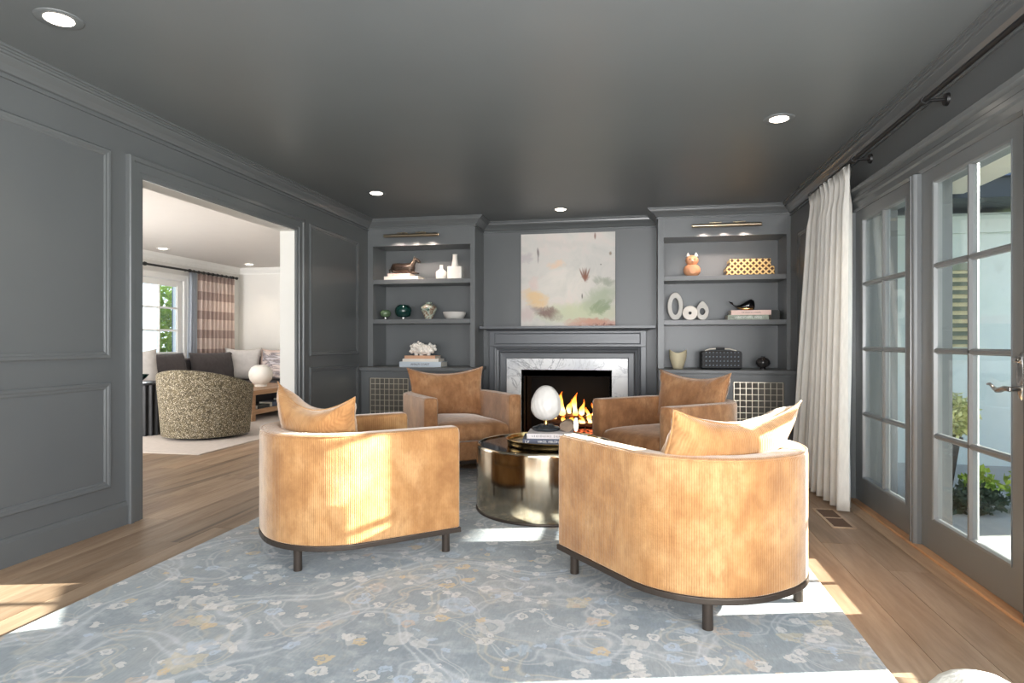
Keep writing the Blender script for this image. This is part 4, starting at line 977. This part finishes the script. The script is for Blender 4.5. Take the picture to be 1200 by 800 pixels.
# ---------------------------------------------------------------- far room
# window wall at X = -7.5 with a glazed door, back wall at FB
WX = -7.5
ww = MB().box(WX-.2, WX, FN-.2, 8.35, 0, H).box(WX-.2, WX, 9.42, FB+.2, 0, H).box(WX-.2, WX, 8.35, 9.42, 2.16, H)
ww = struct(ww.build('wall_window_side', 'white'), 'white far-room wall with the glazed white door', 'wall')
struct(B(WX-.2, XL+.0, FB, FB+.15, 0, H).build('wall_far_end', 'white'), 'white end wall of the far room behind the sofa corner', 'wall')
struct(B(WX-.2, XL-.142, FN-.2, FN, 0, H).build('wall_far_near', 'white'), 'white near wall of the far room, hidden by the panelled wall', 'wall')
m = B(XL-.152, XL-.141, FN, OY0-.014, 0, H-.001).box(XL-.152, XL-.141, OY1+.014, FB, 0, H-.001).box(XL-.152, XL-.141, OY0-.014, OY1+.014, OZ+.014, H-.001)
struct(m.build('wall_divider_lining', 'white'), 'white far-room side of the dividing wall', 'wall')
struct(B(XL-.14, XL, FB-3.6, FB+.1, 0, H).build('wall_divider_end', 'white'), 'white end of the dividing wall', 'wall')
crown([(WX, FB), (WX, FN)], 'trim_9', 'white crown moulding above the striped curtain', 'whitetrim')
crown([(XL-.153, FB), (WX, FB)], 'trim_10', 'white crown moulding on the far end wall', 'whitetrim')
fWX = lambda a, b, h: (WX+h, a, b)
MB().sweep([(8.36, 0), (8.36, 2.155), (9.41, 2.155), (9.41, 0)], [(-o, h) for o, h in [(0, 0), (0, .014), (-.02, .02), (-.07, .022), (-.085, .03), (-.10, .03), (-.10, 0)]], fWX).build('door_casing', 'whitetrim', ww)
glazed_door('door_4', WX-.03, 8.37, 9.40, .0, 2.15, 'white glazed door of the far room, half hidden by the wall casing', 'whitetrim', stile=.11, top=.09, bot=.2, mun=.034, rows=5)
fr = thing('far_curtain_rod', 'black curtain rod above the striped curtain in the far room', 'curtain rod', (WX, 9.5, 2.335))
MB().tube([(WX+.10, 7.8, 2.335), (WX+.10, 10.72, 2.335)], .018, 10).build('pole', 'black', fr, smooth=60)
MB().tube([(WX+.10, 10.72, 2.335), (WX+.10, 10.75, 2.335)], .026, 10).build('finial', 'black', fr, smooth=60)
for y in (8.45, 9.45, 10.62): MB().tube([(WX, y, 2.335), (WX+.10, y, 2.335)], .010, 8).tube([(WX+.10, y-.015, 2.335), (WX+.10, y+.015, 2.335)], .030, 10).build('bracket', 'black', fr, smooth=60)
rnd = random.Random(2)
for i in range(9):
    y = 9.55+i*.125; o = MB().tube([(WX+.10, y-.006, 2.335), (WX+.10, y+.006, 2.335)], .027, 10).build('curtain_ring', 'black', fr, smooth=60)
drape('striped_curtain', 'striped', ((WX+.10, 9.66), (WX+.10, 10.66)), ((WX+.10, 9.62), (WX+.10, 10.64)), 2.305, .02, 9, .026, .032, 'blush curtain with wide taupe horizontal stripes in the far room', 'curtain', nz=10, per=10, seed=8)
drape('pale_curtain', 'sheer', ((WX+.11, 9.43), (WX+.11, 9.60)), ((WX+.13, 9.34), (WX+.11, 9.60)), 2.305, .02, 3, .020, .03, 'narrow pale blue curtain lining beside the striped curtain', 'curtain', nz=10, per=10, seed=9)

r2 = thing('far_rug', 'flat beige rug on the oak floor of the far room', 'rug', (-5.7, 7.4, 0))
B(-7.3, -4.22, 5.52, 10.0, .0015, .010).build('pile', 'rug2', r2, bevel=.003)

# swivel tub chair in speckled fabric
s = N('speckled_weave'); v = s.tc(); vo = s.n('TexVoronoi', Scale=175); s.l(s.tc('Object', (1, 1, 1.2)), vo.inputs['Vector']); sp = s.n('SeparateColor'); s.l(vo.outputs['Color'], sp.inputs[0])
n1 = s.noise(v, 30, 3, .6)
c = s.ramp(n1.outputs['Fac'], [(.35, rgb(62, 55, 40)), (.65, rgb(100, 90, 68))])
c = s.mix(s.ramp(sp.outputs[0], [(.83, 0), (.88, .8)]), c, rgb(200, 190, 170)); s.base(c); s.set(Roughness=.9); s.bump(n1.outputs['Fac'], .4, .004); M['speckle'] = s.m
M['speckleback'] = M['speckle']
sx0, sy0 = -4.99, 6.66
sc_ = thing('swivel_chair', 'olive and cream speckled barrel swivel chair with its back to the opening', 'armchair', (sx0, sy0, .010))
rings = []; hd = math.radians(94)     # direction the chair faces (world angle)
NA = 61; a0 = math.radians(58)
for i in range(NA):
    q = i/(NA-1); a = hd+a0+(2*PI-2*a0)*q
    e = min(1, min(q, 1-q)/.03); hh = .60+.20*(.5-.5*math.cos(2*PI*q))**.7
    k = .5+.5*math.sqrt(max(0, 1-(1-e)**2)) if e < 1 else 1
    pts = []
    for o, z in rrect(0, .09*k, .03, 1.0, .035*k, .01):
        zz_ = z if z < .2 else hh-(1.0-z)
        flare = 1+.13*(zz_/.8)
        pts.append((sx0+math.cos(a)*(.475*flare-o), sy0+math.sin(a)*(.475*flare-o), .010+zz_))
    rings.append(pts)
MB().loft(rings).build('shell', 'speckle', sc_, smooth=60)
MB().lathe([(0, .04), (.40, .04), (.41, .06), (.42, .36), (.40, .42), (.30, .45), (0, .46)], (sx0, sy0, .01), 40).build('seat', 'speckle', sc_, smooth=50)
MB().lathe([(0, 0), (.36, 0), (.37, .01), (.37, .028), (0, .029)], (sx0, sy0, .01), 40).build('swivel_base', 'black', sc_, smooth=40)

# sectional sofa (window run and end run)
M['sofa'] = simple('charcoal_linen', rgb(84, 80, 82), .95, var=.10, vscale=20, bump=.3, bscale=150)
M['blush'] = simple('blush_linen', rgb(214, 194, 186), .95, var=.06, vscale=14, bump=.2)
M['greyl'] = simple('light_grey_linen', rgb(198, 194, 190), .95, var=.06, vscale=14, bump=.2)
sf = thing('sectional_sofa', 'charcoal L-shaped sofa along the window and end walls of the far room', 'sofa', (-6.8, 9.0, .01))
for nm, b in (('sofa_base', (-7.20, -6.28, 7.15, 10.68, .06, .28)), ('sofa_base', (-6.28, -4.9, 9.80, 10.68, .06, .28)),
              ('sofa_back', (-7.25, -7.02, 7.15, 10.68, .281, .86)), ('sofa_back', (-7.02, -4.9, 10.50, 10.70, .281, .86)),
              ('sofa_arm', (-7.24, -6.30, 6.93, 7.148, .06, .62))):
    B(*b).build(nm, 'sofa', sf, bevel=.03, segs=3)
for b in ((-7.0, -6.26, 7.17, 8.30, .282, .46), (-7.0, -6.26, 8.315, 9.45, .282, .46), (-7.0, -6.26, 9.465, 10.48, .282, .46), (-6.25, -5.6, 9.78, 10.48, .282, .46), (-5.59, -4.92, 9.78, 10.48, .282, .46)):
    B(*b).build('seat_cushion', 'sofa', sf, bevel=.045, segs=4)
for x, y in ((-7.1, 7.0), (-6.4, 7.0), (-5.0, 9.9), (-5.0, 10.6)): MB().lathe([(.02, 0), (.025, .05)], (x, y, .01), 10).build('leg', 'black', sf, smooth=50)
def loose(lab, mat, w, h_, t_, pos, rz, tilt, seed, group='pillows on the far sofa', band=None, k=.12):
    pm_, rim_ = pillow(w, h_, t_, seed=seed, n=16, k=k)
    place(pm_, Matrix.Translation(pos) @ Matrix.Rotation(rz, 4, 'Z') @ Matrix.Rotation(tilt, 4, 'X'))
    return tag(pm_.build('throw_pillow', mat, smooth=180), lab, 'pillow', group)
# back cushions are loose dark pillows
for i, y in enumerate((8.25, 9.32, 10.1)): loose(('dark charcoal lumbar pillow at the near end of the window run', 'long dark charcoal pillow in the middle of the window run', 'dark charcoal pillow in the corner of the sofa')[i], 'sofa', (.85, 1.05, .6)[i], .52, .24, (-6.86, y, .70), PI/2, -.18, 20+i, k=.05)
loose('dark charcoal pillow on the end run behind the blush pillows', 'sofa', .9, .5, .22, (-5.5, 10.36, .70), 0, -.18, 25, k=.05)
s = N('shibori_linen'); nn = s.noise(s.tc('Object', (1, 1, 5)), 3, 4, .6, .6); s.base(s.ramp(nn.outputs['Fac'], [(.40, rgb(208, 202, 204)), (.5, rgb(120, 112, 116)), (.56, rgb(206, 192, 186))])); s.set(Roughness=.95); M['shibori'] = s.m
loose('pale blush square pillow, leftmost of the light ones in the sofa corner', 'greyl', .62, .60, .20, (-6.72, 9.92, .735), .35, -.22, 31)
loose('peach square pillow behind the grey patterned one', 'blush', .56, .56, .18, (-6.28, 10.16, .745), .05, -.2, 32)
loose('grey and white smoky patterned pillow beside the blush ones', 'shibori', .60, .54, .18, (-6.08, 9.92, .72), .0, -.25, 33)
loose('second smoky patterned pillow at the right of the sofa corner', 'shibori', .50, .54, .18, (-5.55, 10.02, .725), -.2, -.2, 34)
loose('large off-white pillow beside the fluted black side table', 'greyl', .60, .60, .2, (-6.62, 7.42, .745), 1.15, -.3, 35)

# fluted black side table with a dark bowl
bt = thing('fluted_side_table', 'black fluted drum side table beside the speckled swivel chair', 'side table', (-5.90, 6.66, .01))
m = MB(); rings = []
for z in (0, .60): rings.append([(-5.90+(.31+.012*math.cos(28*a))*math.cos(a), 6.66+(.31+.012*math.cos(28*a))*math.sin(a), .01+z) for a in [2*PI*i/224 for i in range(224)]])
m.loft(rings); m.build('fluted_drum', 'blackmatte', bt, smooth=60)
MB().lathe([(0, .601), (.325, .601), (.33, .606), (.33, .620), (.325, .625), (0, .625)], (-5.90, 6.66, .01), 48).build('table_top', 'blackmatte', bt, smooth=40)
one(MB().lathe([(0, 0), (.07, 0), (.075, .012), (.12, .05), (.15, .09), (.145, .092), (.11, .05), (0, .02)], (-5.97, 6.66, .6355), 28), 'dark_bowl', 'greenglaze', 'dark green bowl on the black fluted side table', 'bowl', smooth=60)
one(B(-5.78, -5.64, 6.46, 6.56, .6355, .650), 'notebook', 'bookblue', 'small white notebook on the edge of the fluted side table', 'book', smooth=None, bevel=.003)

# oak coffee table with a lower shelf, white round vase, books
ct = thing('oak_coffee_table', 'oak coffee table with an open lower shelf in the far room', 'coffee table', (-5.75, 8.8, .01))
B(-6.25, -5.22, 7.93, 9.60, .375, .44).build('tabletop', 'oak', ct, bevel=.004)
B(-6.24, -5.23, 7.94, 9.59, .10, .17).build('lower_shelf', 'oak', ct, bevel=.004)
for x, y in ((-5.235, 7.945), (-5.235, 9.50), (-6.235, 7.945), (-6.235, 9.50)): B(x-.0 if x < -6 else x-.09, x+.09 if x < -6 else x, y, y+.085, .0101, .3745).build('leg', 'oak', ct, bevel=.003)
tb = MB(); B(-5.98, -5.50, 8.1, 9.4, .1702, .36).build('shelf_divider', 'blackmatte', ct)
for i, (y, c) in enumerate(((8.25, 'bookdark'), (8.62, 'booknavy'), (9.0, 'bookdark'))): book(('dark book on the lower shelf nearest the near leg of the oak table', 'navy book in the middle of the oak table shelf', 'black book at the far end of the oak table shelf')[i], c, -5.36, y, .1702, .30, .22, .05+.02*i, PI/2, 'books in the oak table')
fv = thing('globe_vase', 'round white stoneware vase on the oak coffee table', 'vase', (-5.62, 8.75, .4405))
MB().lathe([(0, 0), (.085, 0), (.09, .02), (.086, .04), (.12, .06), (.160, .11), (.176, .175), (.170, .235), (.135, .295), (.085, .325), (.06, .332), (.055, .328), (.09, .30), (0, .1)], (-5.62, 8.75, .4405), 36).build('vase_body', 'matteplaster', fv, smooth=60)
one(MB().lathe([(0, 0), (.045, 0), (.048, .004), (.048, .10), (.045, .10), (.044, .01), (0, .008)], (-5.36, 8.98, .4405), 24), 'glass_votive', 'glass', 'small clear glass votive beside the white globe vase', 'glass', smooth=50)

# ---------------------------------------------------------------- outdoors, right side
M['patio'] = simple('pale_stone_patio', rgb(160, 160, 154), .85, var=.08, vscale=3, bump=.2, bscale=30)
struct(B(1.83, 9.0, -6, 6.999, -.2, -.10).build('patio', 'patio'), 'pale stone patio outside the glazed doors', 'patio')
M['lawn'] = simple('lawn', rgb(96, 112, 66), .95, var=.3, vscale=10)
struct(MB().box(9.0, 60, -40, 60, -.25, -.11).box(1.83, 9.0, 7.0, 60, -.25, -.11).box(1.83, 9.0, -40, -6, -.25, -.11).build('lawn', 'lawn'), 'grass beyond the patio', 'lawn')
M['stucco'] = simple('pale_stucco', rgb(196, 206, 200), .85, var=.02, bump=.1, bscale=60)
M['eave'] = simple('dark_slate_eave', rgb(34, 42, 48), .5); M['slate'] = simple('slate_roof', rgb(60, 72, 88), .7, var=.2, vscale=9)
M['louver'] = simple('sage_louvre', rgb(120, 126, 106), .6)
M['warmroom'] = simple('cream_room_behind', rgb(214, 206, 170), .8, var=.2, vscale=6)
hs = thing('neighbouring_wing', 'pale stucco wing with shuttered window and dark slate roof seen through the near door', 'building', (2.8, 7.0, -.11))
MB().box(1.83, 3.70, 7.0, 7.2, -.11, 2.40).box(3.5, 3.70, 7.2, 12, -.11, 2.40).build('stucco_wall', 'stucco', hs)
B(3.30, 3.705, 6.982, 6.9995, -.11, 2.18).build('pilaster_board', 'stucco', hs)
B(1.83, 3.72, 6.975, 6.9995, 1.02, 1.05).build('ledge', 'stucco', hs); B(1.83, 3.72, 6.985, 6.9995, .93, .95).build('ledge', 'stucco', hs)
B(1.83, 3.9, 6.96, 6.9995, 2.20, 2.37).build('frieze_board', 'stucco', hs)
# shuttered window with louvres
B(2.98, 3.28, 6.985, 6.9995, 1.07, 1.86).build('window_recess', 'warmroom', hs)
for i in range(9):
    z = 1.10+i*.082; m = MB(); m.loft([[(x, 6.925, z), (x, 6.931, z), (x, 6.983, z+.044), (x, 6.977, z+.044)] for x in (2.985, 3.275)]); m.build('louvre', 'louver', hs)
B(2.975, 3.285, 6.935, 6.98, 1.83, 1.90).build('shutter_rail', 'louver', hs)
for x in (2.972, 3.278): B(x, x+.012, 6.92, 6.98, 1.06, 1.87).build('shutter_stile', 'louver', hs)
B(1.83, 4.4, 6.45, 7.5, 2.44, 2.62).build('eave', 'eave', hs)
m = MB(); m.loft([[(1.83, 6.4, 2.621), (1.83, 12.0, 2.621), (1.83, 9.2, 3.9)], [(4.5, 6.4, 2.621), (4.5, 12.0, 2.621), (4.0, 9.2, 3.9)]]); m.build('roof', 'slate', hs)
m = MB(); m.loft([[(4.1, 9, 2.9), (6.6, 9, 2.9), (6.6, 12, 2.9), (4.1, 12, 2.9)], [(4.8, 10, 3.8), (6.0, 10, 3.8), (6.0, 11, 3.8), (4.8, 11, 3.8)]]); m.build('roof', 'slate', hs)
# own porch soffit
M['soffit'] = simple('cream_soffit', rgb(222, 216, 200), .8, var=.02)
struct(B(1.83, 2.95, -4, 6.4, 2.47, 2.56).build('porch_soffit', 'soffit'), 'cream underside of the roof overhang outside the doors', 'soffit')
# unseen house-shaped block, added to keep sun off the far door
gh = thing('sun_blocker', 'unseen house-shaped block added right of the patio to cut off the sun', 'building', (8.5, 8, -.12))
B(7.2, 7.6, 5.86, 12.0, -.11, 4.2).build('blocker_wall', 'stucco', gh)
B(6.6, 7.19, 5.2, 7.5, 2.42, 4.19).build('blocker_overhang', 'slate', gh); B(6.62, 6.70, 7.35, 7.45, -.11, 2.419).build('blocker_post', 'stucco', gh)  # overhang added to stop the higher sun rays towards the far door
m = MB(); m.loft([[(6.9, 5.86, 4.2), (7.9, 5.86, 4.2), (7.4, 5.86, 5.0)], [(6.9, 12.2, 4.2), (7.9, 12.2, 4.2), (7.4, 12.2, 5.0)]]); m.build('roof', 'slate', gh)
# foliage
def leafmat(nm, a, b):
    s = N(nm); oi = s.n('NewGeometry'); s.base(s.ramp(oi.outputs['Random Per Island'], [(0, a), (1, b)])); s.set(Roughness=.6); tr = s.n('BsdfTranslucent'); tr.inputs[0].default_value = b
    mx = s.n('MixShader', i0=.3); s.l(s.b.outputs[0], mx.inputs[1]); s.l(tr.outputs[0], mx.inputs[2]); s.l(mx.outputs[0], s.o.inputs[0]); M[nm] = s.m
leafmat('leaf_pale', rgb(120, 134, 60), rgb(226, 226, 168)); leafmat('leaf_green', rgb(52, 96, 34), rgb(176, 200, 84)); leafmat('leaf_dark', rgb(22, 38, 26), rgb(70, 88, 66))
def foliage(m, c, rx, ry, rz_, n, ls, rnd):
    for _ in range(n):
        while True:
            p = Vector((rnd.uniform(-1, 1), rnd.uniform(-1, 1), rnd.uniform(-1, 1)))
            if .35 < p.length < 1: break
        p = Vector((c[0]+p.x*rx, c[1]+p.y*ry, c[2]+p.z*rz_)); d = Vector((rnd.gauss(0, 1), rnd.gauss(0, 1), rnd.gauss(0, 1)+.3)).normalized(); q = d.cross(Vector((rnd.gauss(0, 1), rnd.gauss(0, 1), rnd.gauss(0, 1)))).normalized(); w = q*ls*.32
        L = ls*rnd.uniform(.6, 1.3); up = d.cross(q)*ls*.08
        m.add([p, p+d*L*.5+w+up, p+d*L, p+d*L*.5-w+up], [(0, 1, 2), (0, 2, 3)])
rnd = random.Random(4)
pp = thing('tall_planter', 'tall tapered black planter with a pale bushy shrub outside the near door', 'planter', (2.27, 5.30, -.10))
MB().loft([[(2.27+w*a, 5.30+w*b, z) for a, b in ((-1, -1), (1, -1), (1, 1), (-1, 1))] for w, z in ((.055, -.0995), (.105, .38), (.118, .38), (.118, .415), (.10, .415), (.09, .38))]).build('pot', 'black', pp)
m = MB(); foliage(m, (2.33, 5.30, .56), .20, .20, .18, 1500, .045, rnd); o = m.build('foliage', 'leaf_pale', pp); o['kind'] = 'stuff'
MB().tube([(2.27, 5.30, .38), (2.29, 5.30, .58)], .012, 6).build('stem', 'brownstone', pp)
def bush(nm, lab, c, r, n, ls, mat, cat='shrub', group=None):
    t = thing(nm, lab, cat, (c[0], c[1], -.10), 0, group)
    m = MB(); foliage(m, c, *r, n, ls, rnd); o = m.build('foliage', mat, t); o['kind'] = 'stuff'
    MB().tube([(c[0], c[1], -.10), (c[0], c[1], c[2])], .012, 6).build('stem', 'brownstone', t)
bush('leafy_shrub', 'bright green leafy shrub low behind the patio edge', (2.48, 5.15, .06), (.11, .10, .13), 260, .055, 'leaf_green', group='patio bed shrubs')
bush('leafy_shrub', 'second green shrub growing beside the bright one', (2.72, 5.20, .06), (.06, .08, .11), 60, .05, 'leaf_green', group='patio bed shrubs')
bush('wiry_shrub', 'grey-brown wiry shrub at the foot of the black planter', (2.36, 5.02, -.01), (.24, .12, .10), 600, .05, 'leaf_dark', group='patio bed shrubs')
bush('low_dark_hedge', 'low dark hedge along the patio edge', (2.98, 5.05, -.02), (.36, .12, .09), 1100, .05, 'leaf_dark', 'hedge', 'patio bed shrubs')
bush('climbing_shrub', 'tall green climber at the outer corner of the stucco wing', (4.08, 7.6, 1.12), (.20, .3, 1.22), 1800, .10, 'leaf_green', group='patio bed shrubs')
# outdoors beyond the far room door
struct(B(-16, -7.7, 2, 16, -.2, -.10).build('far_terrace', 'patio'), 'terrace outside the far room', 'patio')
M['boards'] = simple('painted_boards', rgb(92, 106, 118), .8, var=.05)
gb = thing('white_outbuilding', 'white boarded outbuilding glimpsed through the far door', 'building', (-9.9, 9.2, -.1))
B(-10.0, -9.9, 7.0, 11.65, -.0995, 2.9).build('boarded_wall', 'boards', gb); B(-10.0, -9.9, 12.2, 15.0, -.0995, 2.9).build('boarded_wall', 'boards', gb)
bush('garden_tree', 'green and yellow garden tree seen through the far room door', (-11.6, 13.4, 1.3), (.8, 1.4, 1.6), 3200, .16, 'leaf_green', 'tree')
